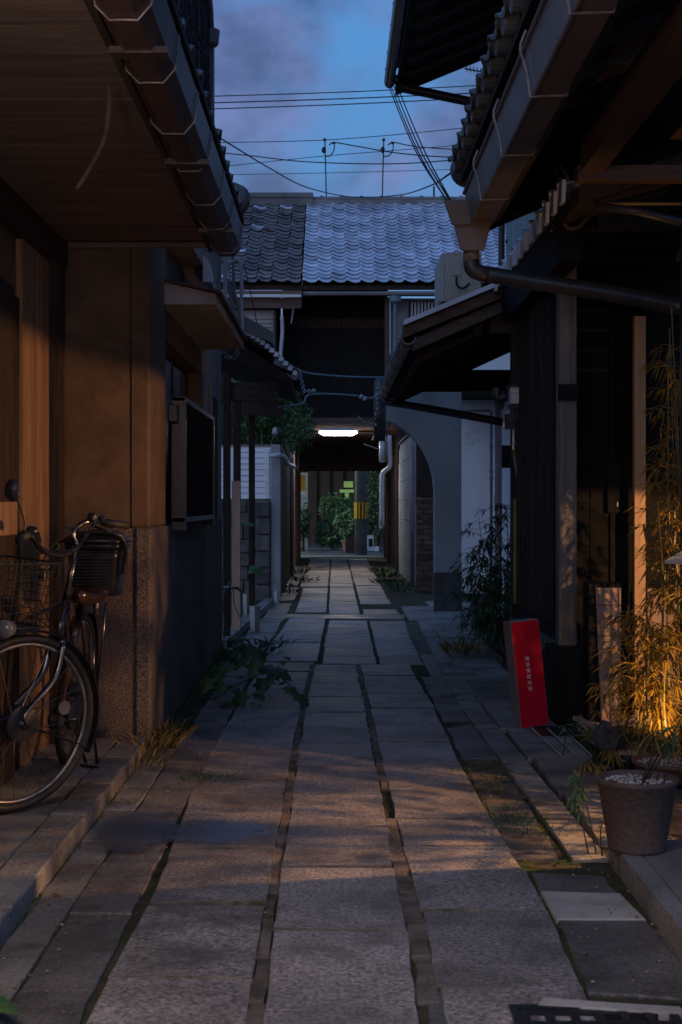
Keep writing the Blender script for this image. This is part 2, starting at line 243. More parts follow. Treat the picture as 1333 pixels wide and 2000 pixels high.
class MB:
    def __init__(s): s.v = []; s.f = []
    def add(s, vs_, fs): 
        k = len(s.v); s.v += [tuple(p) for p in vs_]; s.f += [tuple(i + k for i in f) for f in fs]; return s
    def hexa(s, p): return s.add(p, [(0, 3, 2, 1), (4, 5, 6, 7), (0, 1, 5, 4), (1, 2, 6, 5), (2, 3, 7, 6), (3, 0, 4, 7)])
    def box(s, x0, x1, y0, y1, z0, z1):
        return s.hexa([(x0, y0, z0), (x1, y0, z0), (x1, y1, z0), (x0, y1, z0), (x0, y0, z1), (x1, y0, z1), (x1, y1, z1), (x0, y1, z1)])
    def prism(s, poly, vec):
        n = len(poly); vec = Vector(vec); a = [Vector(p) for p in poly]
        return s.add(a + [p + vec for p in a], [tuple(range(n))[::-1], tuple(range(n, 2 * n))] + [(i, (i + 1) % n, n + (i + 1) % n, n + i) for i in range(n)])
    def sheet(s, poly): return s.add(poly, [tuple(range(len(poly)))])
    def tube(s, path, r, n=8, cap=True):
        P = [Vector(p) for p in path]; k = len(P)
        rs = r if isinstance(r, (list, tuple)) else [r] * k
        vs_, fs = [], []; up = None
        for i, p in enumerate(P):
            d = (P[min(i + 1, k - 1)] - P[max(i - 1, 0)]).normalized()
            if up is None:
                up = Vector((0, 0, 1)) if abs(d.z) < 0.9 else Vector((0, 1, 0))
            a = d.cross(up)
            if a.length < 1e-4: a = d.cross(Vector((1, 0, 0)))
            a.normalize(); b = a.cross(d).normalized(); up = b
            for j in range(n):
                t = 2 * math.pi * j / n
                vs_.append(p + a * math.cos(t) * rs[i] + b * math.sin(t) * rs[i])
        for i in range(k - 1):
            for j in range(n):
                fs.append((i * n + j, i * n + (j + 1) % n, (i + 1) * n + (j + 1) % n, (i + 1) * n + j))
        if cap: fs += [tuple(range(n))[::-1], tuple(range((k - 1) * n, k * n))]
        return s.add(vs_, fs)
    def lathe(s, prof, c, n=24, axis=None):
        c = Vector(c); A = Matrix.Identity(3) if axis is None else Vector(axis).to_track_quat('Z', 'Y').to_matrix()
        vs_, fs = [], []; k = len(prof)
        for r, z in prof:
            for j in range(n):
                t = 2 * math.pi * j / n; vs_.append(c + A @ Vector((r * math.cos(t), r * math.sin(t), z)))
        for i in range(k - 1):
            for j in range(n): fs.append((i * n + j, i * n + (j + 1) % n, (i + 1) * n + (j + 1) % n, (i + 1) * n + j))
        fs += [tuple(range(n))[::-1], tuple(range((k - 1) * n, k * n))]
        return s.add(vs_, fs)
    def blob(s, c, r, seed=0, sub=2, amp=0.25):
        bm = bmesh.new(); bmesh.ops.create_icosphere(bm, subdivisions=sub, radius=1)
        c = Vector(c); r = Vector(r) if hasattr(r, '__len__') else Vector((r, r, r)); vs_ = []
        for v in bm.verts:
            k = 1 + amp * noise.noise(v.co * 1.7 + Vector((seed, seed * 2.3, 0))); vs_.append(c + Vector((v.co.x * r.x, v.co.y * r.y, v.co.z * r.z)) * k)
        fs = [tuple(v.index for v in f.verts) for f in bm.faces]; bm.free()
        return s.add(vs_, fs)
    def build(s, name, mat, parent=None, bevel=0, smooth=False, loc=None, **props):
        off = wloc(parent) if parent is not None else Vector((0, 0, 0))
        if parent is None:
            if loc is None:
                xs = [p[0] for p in s.v]; ys = [p[1] for p in s.v]; zs = [p[2] for p in s.v]
                loc = ((min(xs) + max(xs)) / 2, (min(ys) + max(ys)) / 2, min(zs))
            off = Vector(loc)
        me = bpy.data.meshes.new(name)
        me.from_pydata([(p[0] - off[0], p[1] - off[1], p[2] - off[2]) for p in s.v], [], s.f)
        bm = bmesh.new(); bm.from_mesh(me)
        bmesh.ops.recalc_face_normals(bm, faces=bm.faces)
        if bevel:
            ed = [e_ for e_ in bm.edges if len(e_.link_faces) == 2 and e_.calc_face_angle(0) > 0.5]
            bmesh.ops.bevel(bm, geom=ed, offset=bevel, segments=1, affect='EDGES', clamp_overlap=True)
        bm.to_mesh(me); bm.free()
        if smooth:
            for p in me.polygons: p.use_smooth = True
        me.materials.append(M[mat] if isinstance(mat, str) else mat)
        o = bpy.data.objects.new(name, me); C.objects.link(o)
        if parent is not None: o.parent = parent
        else: o.location = off
        for k, v in props.items(): o[k] = v
        return o

def thing(name, label, cat, loc=(0, 0, 0), group=None, kind=None):
    o = bpy.data.objects.new(name, None); C.objects.link(o); o.location = loc
    o.empty_display_size = 0.1
    o['label'] = label; o['category'] = cat
    if group: o['group'] = group
    if kind: o['kind'] = kind
    return o
def struct(name, label=None):
    o = bpy.data.objects.new(name, None); C.objects.link(o); o['kind'] = 'structure'
    if label: o['label'] = label
    return o
def B(name, mat, parent, x0, x1, y0, y1, z0, z1, bevel=0, **p):
    return MB().box(x0, x1, y0, y1, z0, z1).build(name, mat, parent, bevel, **p)
def inst(me, name, parent, mat4):
    o = bpy.data.objects.new(name, me); C.objects.link(o); o.parent = parent
    o.matrix_local = Matrix.Translation(-wloc(parent)) @ mat4
    return o
def curve_pts(pts, n=12):              # smooth path through points (Catmull-Rom)
    P = [Vector(p) for p in pts]; P = [P[0] * 2 - P[1]] + P + [P[-1] * 2 - P[-2]]; out = []
    for i in range(1, len(P) - 2):
        for k in range(n):
            t = k / n; a, b, c, d = P[i - 1], P[i], P[i + 1], P[i + 2]
            out.append(0.5 * ((2 * b) + (c - a) * t + (2 * a - 5 * b + 4 * c - d) * t * t + (3 * b - a - 3 * c + d) * t ** 3))
    out.append(P[-2]); return out
def sag(a, b, s, n=14):
    a, b = Vector(a), Vector(b)
    return [a.lerp(b, t / n) - Vector((0, 0, 4 * s * (t / n) * (1 - t / n))) for t in range(n + 1)]
def finish(root, loc=None, rot=None):
    if loc is not None: root.location = loc
    if rot is not None: root.rotation_euler = rot
    return root

# leaf: a bent diamond with a fold, pointing along d
def leaf(mb, p, d, L, W, up=None, fold=0.25, droop=0.15):
    p = Vector(p); d = Vector(d).normalized()
    up = Vector(up) if up is not None else Vector((rnd(-1, 1), rnd(-1, 1), rnd(0.2, 1)))
    s_ = d.cross(up)
    if s_.length < 1e-3: s_ = Vector((1, 0, 0))
    s_.normalize(); n_ = s_.cross(d).normalized()
    m = p + d * L * 0.45 + n_ * 0.02 * L; t = p + d * L - Vector((0, 0, droop * L))
    mb.add([p, m + s_ * W / 2 + n_ * W * fold, t, m - s_ * W / 2 + n_ * W * fold, m], [(0, 1, 4), (1, 2, 4), (2, 3, 4), (3, 0, 4)])

def foliage(mb, c, rad, n, L, W, seed=0, shell=0.45, clump=3.0):
    c = Vector(c); k = 0; tries = 0
    while k < n and tries < n * 12:
        tries += 1
        q = Vector((rnd(-1, 1), rnd(-1, 1), rnd(-1, 1)))
        if q.length > 1 or q.length < shell * rnd(0, 1): continue
        p = Vector((q.x * rad[0], q.y * rad[1], q.z * rad[2]))
        nv = noise.noise((p * clump) + Vector((seed, 0, seed)))
        if nv < -0.08 - 0.2 * rnd(0, 1): continue
        pp = c + p * (1 + 0.35 * noise.noise(q * 2.2 + Vector((seed, 1, 2))))
        leaf(mb, pp, q * 0.6 + Vector((rnd(-1, 1), rnd(-1, 1), rnd(-0.7, 0.4))), L * rnd(0.7, 1.3), W * rnd(0.7, 1.2)); k += 1
    return mb

# roof tiles: a wavy pantile; local x across, local y up the slope, z normal
TP = [(0, .034), (.05, .048), (.12, .050), (.22, .038), (.36, .017), (.50, .005), (.66, 0), (.80, .003), (.92, .013), (1.0, .030)]
def tile_mesh(name, mat, w=0.265, L=0.27, th=0.013, lift=0.040, k_=.95):
    me = bpy.data.meshes.new(name); v, f = [], []
    for u, z in TP:
        x = u * w; z = z * k_
        v += [(x, 0, z + lift), (x, L, z + .004), (x, 0, z + lift - th), (x, L, z + .004 - th)]
    seg = len(TP) - 1
    for k in range(seg):
        a, b = 4 * k, 4 * (k + 1)
        f += [(a, b, b + 1, a + 1), (a + 2, a + 3, b + 3, b + 2), (a, a + 2, b + 2, b), (a + 1, b + 1, b + 3, a + 3)]
    n = 4 * seg
    f += [(0, 1, 3, 2), (n, n + 2, n + 3, n + 1)]
    me.from_pydata(v, [], f); me.materials.append(M[mat])
    return me
def lay_tiles(parent, o, ax, up, ncol, nrow, mesh, cw=0.265, rl=0.23, alt=None, altp=0.0, jit=0.006, name='tile', limit=300):
    o, ax, up = Vector(o), Vector(ax).normalized(), Vector(up).normalized(); nn = ax.cross(up).normalized()
    if nn.z < 0: nn = -nn
    cnt = 0
    for r_ in range(nrow):
        for c_ in range(ncol):
            p = o + ax * (c_ * cw + rnd(-jit, jit)) + up * (r_ * rl + rnd(-jit, jit)) + nn * rnd(0, jit)
            m = Matrix((ax, up, nn)).transposed().to_4x4(); m = Matrix.Translation(p) @ m @ Matrix.Rotation(rnd(-0.012, 0.012), 4, 'Z')
            me = alt if (alt and rnd(0, 1) < altp) else mesh
            if cnt >= limit: break
            inst(me, name, parent, m); cnt += 1
T_BLUE = tile_mesh('tile_mesh', 'tile'); T_OLD = tile_mesh('tile_old_mesh', 'tile_old'); T_DARK = tile_mesh('tile_dark_mesh', 'tile_dark')

# ================================================================== GROUND
g = struct('ground')
B('earth_bed', 'earth', g, -60, 60, -8, 34.05, -0.50, -0.014)
asph = MB().box(-60, 60, 34.06, 160, -0.5, -0.02).build('street_asphalt', 'asphalt', None, kind='structure')

def lerp_tab(tab, D):
    if D <= tab[0][0]: return tab[0][1]
    for (a, x), (b, y) in zip(tab, tab[1:]):
        if D <= b: return x + (y - x) * (D - a) / (b - a)
    return tab[-1][1]
def rowD(py): return EYE * F / (py - CY)

path = struct('stone_path')
def slab(poly, top=0.0, mat='granite', parent=path, name='paving_stone', jag=0.006, bev=0.005, thick=0.05):
    P = [Vector((p[0], p[1], 0)) for p in poly]; ring = []
    for i, a in enumerate(P):
        b = P[(i + 1) % len(P)]; L = (b - a).length; k = max(1, min(7, int(L / 0.09)))
        d = (b - a).normalized(); nrm = Vector((d.y, -d.x, 0))
        for j in range(k):
            q = a + (b - a) * (j / k)
            q += nrm * (noise.noise(q * 9.0) * jag * 0.9 + rnd(-jag, jag) * 0.35) if j else -(nrm + Vector((-nrm.y, nrm.x, 0))) * rnd(0, jag) * 0.6
            ring.append(q)
    c = sum(ring, Vector()) / len(ring); n = len(ring)
    tx, ty = rnd(-0.004, 0.004), rnd(-0.004, 0.004)
    def zt(q, z): return Vector((q.x, q.y, top + z + (q.x - c.x) * tx * 2 + (q.y - c.y) * ty * 2))
    v = [Vector((q.x, q.y, top - thick)) for q in ring] + [zt(q, -bev) for q in ring] + [zt(q + (c - q).normalized() * bev, 0) for q in ring]
    f = []
    for i in range(n):
        j = (i + 1) % n
        f += [(i, j, n + j, n + i), (n + i, n + j, 2 * n + j, 2 * n + i)]
    f.append(tuple(range(2 * n, 3 * n)))
    mb = MB(); mb.v = [tuple(p) for p in v]; mb.f = f
    o = mb.build(name, mat, parent)
    if name == 'paving_stone':                # joints are packed with dirt: the sides of each stone
        o.data.materials.append(M['mortar'])
        for p in o.data.polygons:
            if abs(p.normal.z) < 0.9: p.material_index = 1
    return o

def column(rows, xl, xr, gap=0.0035, skew=0.0, mat='granite', parent=path, name='paving_stone', tops=None):
    for a, b in zip(rows, rows[1:]):
        D0, D1 = rowD(a), rowD(b); s0, s1 = rnd(-skew, skew), rnd(-skew, skew)
        g_ = gap * (1 + D0 * 0.09)
        poly = [(lerp_tab(xl, D0) + rnd(-.005, .005), D0 + g_), (lerp_tab(xr, D0) + rnd(-.005, .005), D0 + g_ + s0),
                (lerp_tab(xr, D1) + rnd(-.005, .005), D1 - g_ + s1), (lerp_tab(xl, D1) + rnd(-.005, .005), D1 - g_)]
        slab(poly, rnd(-0.005, 0.004) if tops is None else tops + rnd(-0.003, 0.003), mat, parent, name)
# near run of slabs, three columns (row joints read off the photograph)
NB = rowD(1290)
column([2190, 1990 + 35, 1815, 1694, 1613, 1549, 1494, 1451, 1420, 1391, 1360, 1337, 1321, 1298],
       [(3, -0.168), (4.2, -0.185), (6, -0.185), (8, -0.187), (10, -0.17), (11.2, -0.155)],
       [(3, 0.202), (4.1, 0.215), (4.9, 0.198), (6, 0.205), (8, 0.19), (11, 0.165)], skew=0.012)
column([2230, 2060, 1904, 1764, 1657, 1588, 1547, 1520, 1468, 1420, 1385, 1345, 1311],
       [(3, -0.60), (3.8, -0.60), (4.4, -0.585), (5.4, -0.60), (6.4, -0.635), (8, -0.62), (10.5, -0.58)],
       [(3, -0.212), (5, -0.217), (8, -0.214), (10.5, -0.20)], skew=0.015)
column([2100, 1925, 1779, 1699, 1652, 1600, 1540, 1494, 1450, 1420, 1383, 1356, 1337, 1319, 1297],
       [(3, 0.262), (4.3, 0.268), (4.9, 0.252), (6, 0.236), (8, 0.222), (11, 0.195)],
       [(3, 0.63), (3.8, 0.645), (4.5, 0.655), (5.6, 0.625), (7, 0.605), (8.7, 0.61), (10.3, 0.585)], skew=0.015)
# middle run
column([1296, 1281, 1262, 1237, 1224, 1211], [(11, -0.10), (13, -0.092), (15.4, -0.062)], [(11, 0.325), (15.4, 0.342)], skew=0.02)
column([1291, 1277, 1255, 1239, 1220, 1207], [(11, -0.60), (13, -0.57), (15.6, -0.50)], [(11, -0.14), (13, -0.13), (15.6, -0.10)], skew=0.03)
column([1297, 1279, 1259, 1236, 1224, 1212], [(11, 0.355), (15.4, 0.372)], [(11, 0.69), (13, 0.70), (15.4, 0.75)], skew=0.03)
# far run up to the end of the covered passage
fr = [1199, 1184, 1174, 1164, 1154, 1147, 1140, 1133, 1127, 1121, 1116, 1112, 1108, 1105, 1102, 1099, 1096.5, 1094, 1091.5]
column(fr, [(16, -0.07), (20, -0.08), (33, -0.08)], [(16, 0.285), (33, 0.27)], gap=0.004, skew=0.03)
column([1196, 1186, 1170, 1156.5], [(16, -0.46), (20, -0.47)], [(16, -0.105), (33, -0.11)], gap=0.004, skew=0.03)
column([1146, 1139, 1131, 1124, 1118, 1113, 1109, 1105, 1101, 1098, 1095, 1091.5], [(20, -0.53), (33, -0.56)], [(16, -0.105), (33, -0.11)], gap=0.004, skew=0.03)
column([1180, 1171, 1162, 1154, 1144, 1137, 1130, 1124, 1118, 1113, 1109, 1105, 1101, 1098, 1095, 1091.5], [(16, 0.318), (33, 0.30)], [(16, 0.70), (20, 0.70), (33, 0.72)], gap=0.004, skew=0.03)
# mortar strips down the two long joints
def strips(xa, xb, Ds, mat='mortar'):
    for D0, D1 in zip(Ds, Ds[1:]):
        if rnd(0, 1) < 0.06: continue
        slab([(lerp_tab(xa, D0) - .008, D0 + .005), (lerp_tab(xb, D0) + .008, D0 + .005), (lerp_tab(xb, D1) + .008, D1 - .005), (lerp_tab(xa, D1) - .008, D1 - .005)],
             -0.002 + rnd(-0.003, 0.001), mat, path, 'joint_filler', jag=0.010, bev=0.004, thick=0.02)
Dn = [2.7]
while Dn[-1] < 10.8: Dn.append(Dn[-1] + rnd(0.28, 0.6))
strips([(3, -0.207), (8, -0.21), (11, -0.19)], [(3, -0.175), (4.2, -0.193), (8, -0.193), (11, -0.165)], Dn)
strips([(3, 0.212), (4.1, 0.224), (4.9, 0.206), (6, 0.212), (8, 0.198), (11, 0.172)], [(3, 0.254), (4.3, 0.26), (4.9, 0.245), (6, 0.229), (8, 0.215), (11, 0.188)], Dn)
# patches around the run breaks
for poly, mt in [(([-0.60, 11.32], [-0.17, 11.30], [-0.11, 10.75], [-0.28, 10.72], [-0.60, 10.75]), 'concrete_dark'),
                 (([-0.60, 15.72], [0.75, 15.60], [0.80, 16.15], [-0.62, 16.30]), 'concrete_dark'),
                 (([-0.47, 20.2], [-0.11, 20.2], [-0.11, 21.5], [-0.50, 21.4]), 'concrete_dark'),
                 (([0.33, 17.0], [0.72, 17.0], [0.75, 16.25], [0.33, 16.25]), 'concrete_dark')]:
    slab(poly, -0.006, mt, path, 'patch', jag=0.012)

# ---- left verge between the slabs and the kerb
lv = struct('left_verge')
for D0, D1, mt in [(1.9, 3.25, 'concrete'), (3.26, 4.35, 'concrete_dark'), (4.36, 5.6, 'concrete_dark'), (5.61, 6.9, 'concrete'), (6.91, 8.6, 'concrete_dark'), (8.61, 10.4, 'concrete'), (10.41, 12.3, 'concrete_dark')]:
    slab([(-0.815, D0), (-0.622 if D0 < 8 else -0.62, D0), (-0.622, D1), (-0.815, D1)], -0.006 + rnd(-.003, .003), mt, lv, 'verge_slab', jag=0.01)
d = 1.9
while d < 7.2:
    L = rnd(0.45, 0.75); slab([(-0.945, d), (-0.822, d), (-0.822, min(7.3, d + L - .012)), (-0.945, min(7.3, d + L - .012))], -0.003 + rnd(-.003, .002), 'concrete', lv, 'gutter_stone', jag=0.006); d += L
for D0, D1, x0, x1, mt in [(12.31, 13.6, -0.93, -0.60, 'concrete'), (13.61, 15.5, -0.86, -0.58, 'concrete'), (15.51, 18.1, -0.80, -0.55, 'concrete_dark'), (18.11, 21.5, -0.74, -0.54, 'concrete_dark'), (21.51, 33.9, -0.80, -0.57, 'concrete_dark')]:
    slab([(x0, D0), (x1, D0), (x1 , D1), (x0, D1)], -0.008, mt, lv, 'verge_slab', jag=0.02)
# ---- left raised pavement
lp = struct('left_pavement')
d = 1.7
while d < 7.1:
    L = 0.62; D1 = min(7.29, d + L)
    slab([(-1.085, d + .004), (-0.95, d + .004), (-0.95, D1 - .004), (-1.085, D1 - .004)], 0.068, 'concrete', lp, 'kerb_stone', jag=0.003, bev=0.008, thick=0.12)
    slab([(-1.60, d + .004), (-1.092, d + .004), (-1.092, D1 - .004), (-1.60, D1 - .004)], 0.064 + rnd(-.003, .003), 'concrete', lp, 'flagstone', jag=0.008, bev=0.006, thick=0.1)
    d += L
# kerb stones in front of the gate further on
for k in range(6):
    D0 = 12.5 + k * 0.95
    xk = -0.95 + k * 0.03
    slab([(xk - .12, D0), (xk, D0), (xk + .03, D0 + .93), (xk - .09, D0 + .93)], 0.055, 'concrete', lp, 'kerb_stone', jag=0.006, thick=0.1)

# ---- right verge and kerb
rv_ = struct('right_verge')
def rs(poly, top, mt, name='verge_slab', **k): return slab(poly, top, mt, rv_, name, **k)
rs([gr(1092, 1797)[:2], gr(1258, 1797)[:2], gr(1400, 1952)[:2], gr(1150, 1935)[:2]], -0.002, 'concrete_dark', jag=0.005)
rs([gr(1058, 1741)[:2], gr(1212, 1744)[:2], gr(1262, 1793)[:2], gr(1088, 1795)[:2]], 0.0, 'pale_stone', jag=0.003)
rs([gr(1040, 1700)[:2], gr(1180, 1706)[:2], gr(1208, 1740)[:2], gr(1056, 1738)[:2]], -0.008, 'concrete_dark', jag=0.008)
rs([gr(1060, 1955)[:2], gr(1330, 1972)[:2], gr(1345, 1985)[:2], gr(1050, 1968)[:2]], 0.008, 'pale_stone', jag=0.003, name='drain_edge')
rs([gr(905, 1935)[:2], gr(1035, 1935)[:2], gr(1100, 2120)[:2], gr(930, 2120)[:2]], -0.004, 'concrete_dark', jag=0.006)
rs([gr(832, 1930)[:2], gr(898, 1935)[:2], gr(925, 2010)[:2], gr(838, 2010)[:2]], -0.006, 'concrete_dark', jag=0.008)
rs([gr(1262, 1800)[:2], gr(1275, 1795)[:2], gr(1480, 1990)[:2], gr(1405, 1955)[:2]], -0.012, 'mortar', jag=0.01)
for a, b, mt in [(5.05, 6.0, 'concrete_dark'), (6.0, 7.05, 'mortar'), (7.05, 8.25, 'concrete_dark'), (8.25, 10.4, 'concrete'), (10.4, 12.0, 'concrete_dark'), (12.0, 15.2, 'mortar')]:
    xa = 0.63 if a < 10 else 0.705
    rs([(xa, a), (0.80 + .008 * (a - 5), a), (0.80 + .008 * (b - 5), b - .01), (xa, b - .01)], -0.012, mt, jag=0.012)
d = 5.02
while d < 15.2:
    L = rnd(0.75, 1.25); D1 = min(15.3, d + L)
    def kx(D): return 0.965 - 0.0175 * (D - 5) if D < 9 else 0.895 + 0.018 * (D - 9)
    slab([(kx(d) - .125, d), (kx(d), d), (kx(D1), D1 - .01), (kx(D1) - .125, D1 - .01)], 0.004 + rnd(-.003, .003), 'concrete', rv_, 'kerb_stone', jag=0.006); d += L
rp_ = struct('right_pavement')
def q4(x0, x1, y0, y1): return [(x0, y0), (x1, y0), (x1, y1), (x0, y1)]
for i, (x0, x1, y0, y1, mt) in enumerate([(0.975, 1.24, 5.25, 6.1, 'concrete'), (0.965, 1.24, 6.11, 6.95, 'concrete'), (0.945, 1.26, 6.96, 7.85, 'concrete'),
        (0.915, 1.24, 7.86, 8.9, 'concrete'), (0.905, 1.27, 8.91, 10.2, 'concrete_dark'), (0.92, 1.28, 10.21, 11.4, 'concrete'),
        (0.95, 1.35, 11.41, 13.2, 'concrete_dark'), (0.99, 1.45, 13.21, 15.3, 'concrete'), (1.25, 1.80, 5.25, 6.3, 'concrete_dark'), (0.80, 1.15, 15.31, 17.3, 'concrete'), (1.16, 2.2, 15.31, 18.36, 'concrete')]):
    slab(q4(x0, x1, y0, y1), 0.012 + rnd(-.003, .002), mt, rp_, 'flagstone', jag=0.007)
# near raised step on the right
st_ = struct('right_step')
slab([(0.945, 2.2), (1.00, 2.2), (1.03, 5.0), (0.965, 5.03)], 0.075, 'concrete', st_, 'step_edge', jag=0.004, thick=0.14)
slab([(1.008, 2.2), (1.75, 2.2), (1.75, 3.9), (1.02, 3.9)], 0.073, 'concrete', st_, 'step_slab', jag=0.004, thick=0.14)
slab([(1.026, 3.915), (1.75, 3.915), (1.75, 5.0), (1.036, 5.0)], 0.075, 'concrete', st_, 'step_slab', jag=0.004, thick=0.14)
slab([(1.17, 4.05), (1.26, 4.05), (1.26, 4.22), (1.17, 4.22)], 0.081, 'pale_stone', st_, 'inset_stone', thick=0.01)

# drain grate, bottom right
dg = thing('drain_grate', 'black cast iron drain grate with rows of holes at the bottom right corner', 'grate', gr(1190, 2010))
mb = MB(); x0, x1, y0, y1 = 0.462, 0.95, 3.02, 3.50
nx, ny = 8, 6
for i in range(nx + 1):
    x = x0 + (x1 - x0) * i / nx; mb.box(x - .011, x + .011, y0, y1, -0.03, 0.004)
for j in range(ny + 1):
    y = y0 + (y1 - y0) * j / ny; mb.box(x0, x1, y - .016, y + .016, -0.028, 0.0025)
mb.build('grid_bars', 'iron', dg)
mb = MB(); mb.box(x0 - .03, x1 + .03, y1 + .016, y1 + .04, -.03, .006); mb.box(x0 - .03, x0 - .011, y0 - .03, y1 + .016, -.03, .006); mb.build('rim', 'iron', dg)

# puddle
MB().add([(-0.96, 5.0, .0045), (-0.56, 5.0, .0045), (-0.56, 5.85, .0045), (-0.96, 5.85, .0045)], [(0, 1, 2, 3)]).build('puddle', 'water', None, kind='structure')
MB().add([(-0.70, 5.12, .0085), (-0.20, 5.12, .0085), (-0.20, 5.66, .0085), (-0.70, 5.66, .0085)], [(0, 1, 2, 3)]).build('puddle', 'water', None, kind='structure')

# dead leaves on the left verge
for (x, y, c) in [(95, 1752, 'red brown dead leaf lying on the concrete beside the left kerb'), (100, 1822, 'small dark dead leaf lying nearest the camera on the left verge')]:
    mb = MB(); p = gr(x, y); leaf(mb, p + Vector((0, 0, .004)), (1, .3, 0.05), 0.045 if y < 1800 else .02, 0.03, up=(0, 0, 1)); mb.build('dead_leaf', 'pot_clay', None, label=c, category='leaf')

# ================================================================== LEFT: near house with the big eave
nh = thing('plaster_house', 'near left house with amber boarded wall under the long low boarded eave', 'house', (-1.5, 4.5, 0))
B('wall', 'plaster_tan', nh, -1.75, -1.445, -1.0, 7.3, 0, 2.9)
sof = B('soffit', 'wood_dark', nh, -1.44, -0.66, 0.5, 7.33, 2.62, 2.66)
d = 0.5
while d < 7.2:
    o = B('board', 'soffit_board', sof, -1.44 + rnd(0, .01), -0.662, d, min(7.32, d + 0.1192), 2.590 + rnd(-.0006, .0006), 2.618); d += 0.12
B('end_board', 'soffit_board', nh, -1.44, -0.60, 7.335, 7.36, 2.575, 2.72)
B('fascia', 'wood_dark_h', nh, -0.655, -0.632, 0.5, 7.36, 2.56, 2.74)
B('wall_plate', 'wood_dark_h', nh, -1.44, -1.37, 0.5, 7.28, 2.46, 2.588)
# gutter under the eave edge
gu = MB()
prof = [(-0.628, 2.66), (-0.618, 2.545), (-0.585, 2.515), (-0.515, 2.515), (-0.482, 2.555), (-0.470, 2.655)]
prof2 = [(-0.482, 2.655), (-0.493, 2.562), (-0.52, 2.53), (-0.58, 2.53), (-0.606, 2.553), (-0.614, 2.66)]
gu.prism([(x, 0.5, z) for x, z in prof + prof2], (0, 6.75, 0))
gut = gu.build('gutter', 'gutter_brown', nh)
MB().prism([(x, 7.25, z) for x, z in prof], (0, 0.02, 0)).build('gutter_end', 'gutter_brown', gut)
for k in range(11):
    y = 7.12 - k * 0.57 + rnd(-.04, .04)
    pts = [(-0.632, y, 2.59), (-0.624, y, 2.548), (-0.587, y, 2.511), (-0.55, y - .01, 2.509), (-0.514, y, 2.511), (-0.478, y, 2.553), (-0.466, y + .01, 2.65), (-0.49, y + .03, 2.69)]
    MB().tube(pts, 0.0030, 5).build('gutter_bracket', 'bracket', gut)
for k, y in enumerate([6.62, 5.3, 4.0]):
    MB().box(-0.632, -0.468, y - .03, y + .03, 2.511, 2.53).build('gutter_joint', 'gutter_brown', gut)
# roof: slab and the visible edge tiles
rf = MB().hexa([(-0.66, 0.5, 2.70), (-0.47, 0.5, 2.70), (-0.47, 7.35, 2.70), (-0.66, 7.35, 2.70), (-1.9, 0.5, 3.26), (-0.47, 0.5, 2.73), (-0.47, 7.35, 2.73), (-1.9, 7.35, 3.26)]).build('roof', 'wood_dark', nh)
lay_tiles(rf, (-0.50, 0.5, 2.70), (0, 1, 0), (-0.93, 0, 0.36), 26, 2, T_DARK)
for k in range(26):
    MB().lathe([(0.001, 0), (0.026, 0.004), (0.030, 0.0), (0.030, -0.03)], (-0.492, 0.63 + k * .265, 2.71), 12, (1, 0, -0.1)).build('end_disc', 'tile_dark', rf)
MB().lathe([(0.001, 0), (0.07, 0.006), (0.085, 0.0), (0.085, -0.06)], (-0.515, 7.40, 2.83), 20, (0.5, 1, 0)).build('ridge_end', 'tile_dark', rf, smooth=True)
# the boarded front: door frame, amber boards, dark post
fr_ = B('door_frame', 'wood_dark', nh, -1.445, -1.40, 4.2, 6.20, 0.06, 2.2)
B('door_panel', 'wood_dark', nh, -1.444, -1.425, 6.21, 6.42, 0.06, 2.18)
B('door_rail', 'wood_amber', fr_, -1.40, -1.385, 5.6, 6.20, 1.12, 1.26)
for i, (a, b) in enumerate([(6.43, 6.585), (6.59, 6.72), (6.725, 6.86), (6.865, 7.03)]):
    B('board', 'wood_amber', nh, -1.444, -1.412 + rnd(-.004, .004), a, b, 0.065, 2.45)
B('post', 'wood_dark', nh, -1.444, -1.365, 7.04, 7.165, 0.06, 2.459, bevel=.004)
B('skirting', 'wood_amber', nh, -1.444, -1.40, 7.17, 7.285, 0.06, 2.459)
# hanging tape under the eave
mb = MB(); pts = curve_pts([at(213, 165, 4.4), at(212, 215, 4.38), at(205, 265, 4.36), at(183, 315, 4.33), at(150, 368, 4.3)], 5)
pts = [Vector((p.x, p.y, min(p.z, 2.588))) for p in pts]
for a, b in zip(pts, pts[1:]): mb.add([a - Vector((.004, 0, 0)), a + Vector((.004, 0, 0)), b + Vector((.004, .004, 0)), b - Vector((.007, -.004, 0)), a - Vector((.007, -.002, 0)), a + Vector((.007, .002, 0)), b + Vector((.007, .006, 0)), b - Vector((.007, -.006, 0))], [(0, 1, 2, 3), (7, 6, 5, 4), (0, 4, 5, 1), (2, 6, 7, 3), (1, 5, 6, 2), (0, 3, 7, 4)])
mb.build('hanging_tape', 'wood_dark_h', None, label='thin strip of old tape dangling from the boarded left eave', category='tape')

# ================================================================== LEFT: grey plaster house
gh = thing('corner_house', 'grey plaster corner house with speckled stone base behind the bicycle', 'house', (-1.2, 9.6, 0))
WX = -0.96
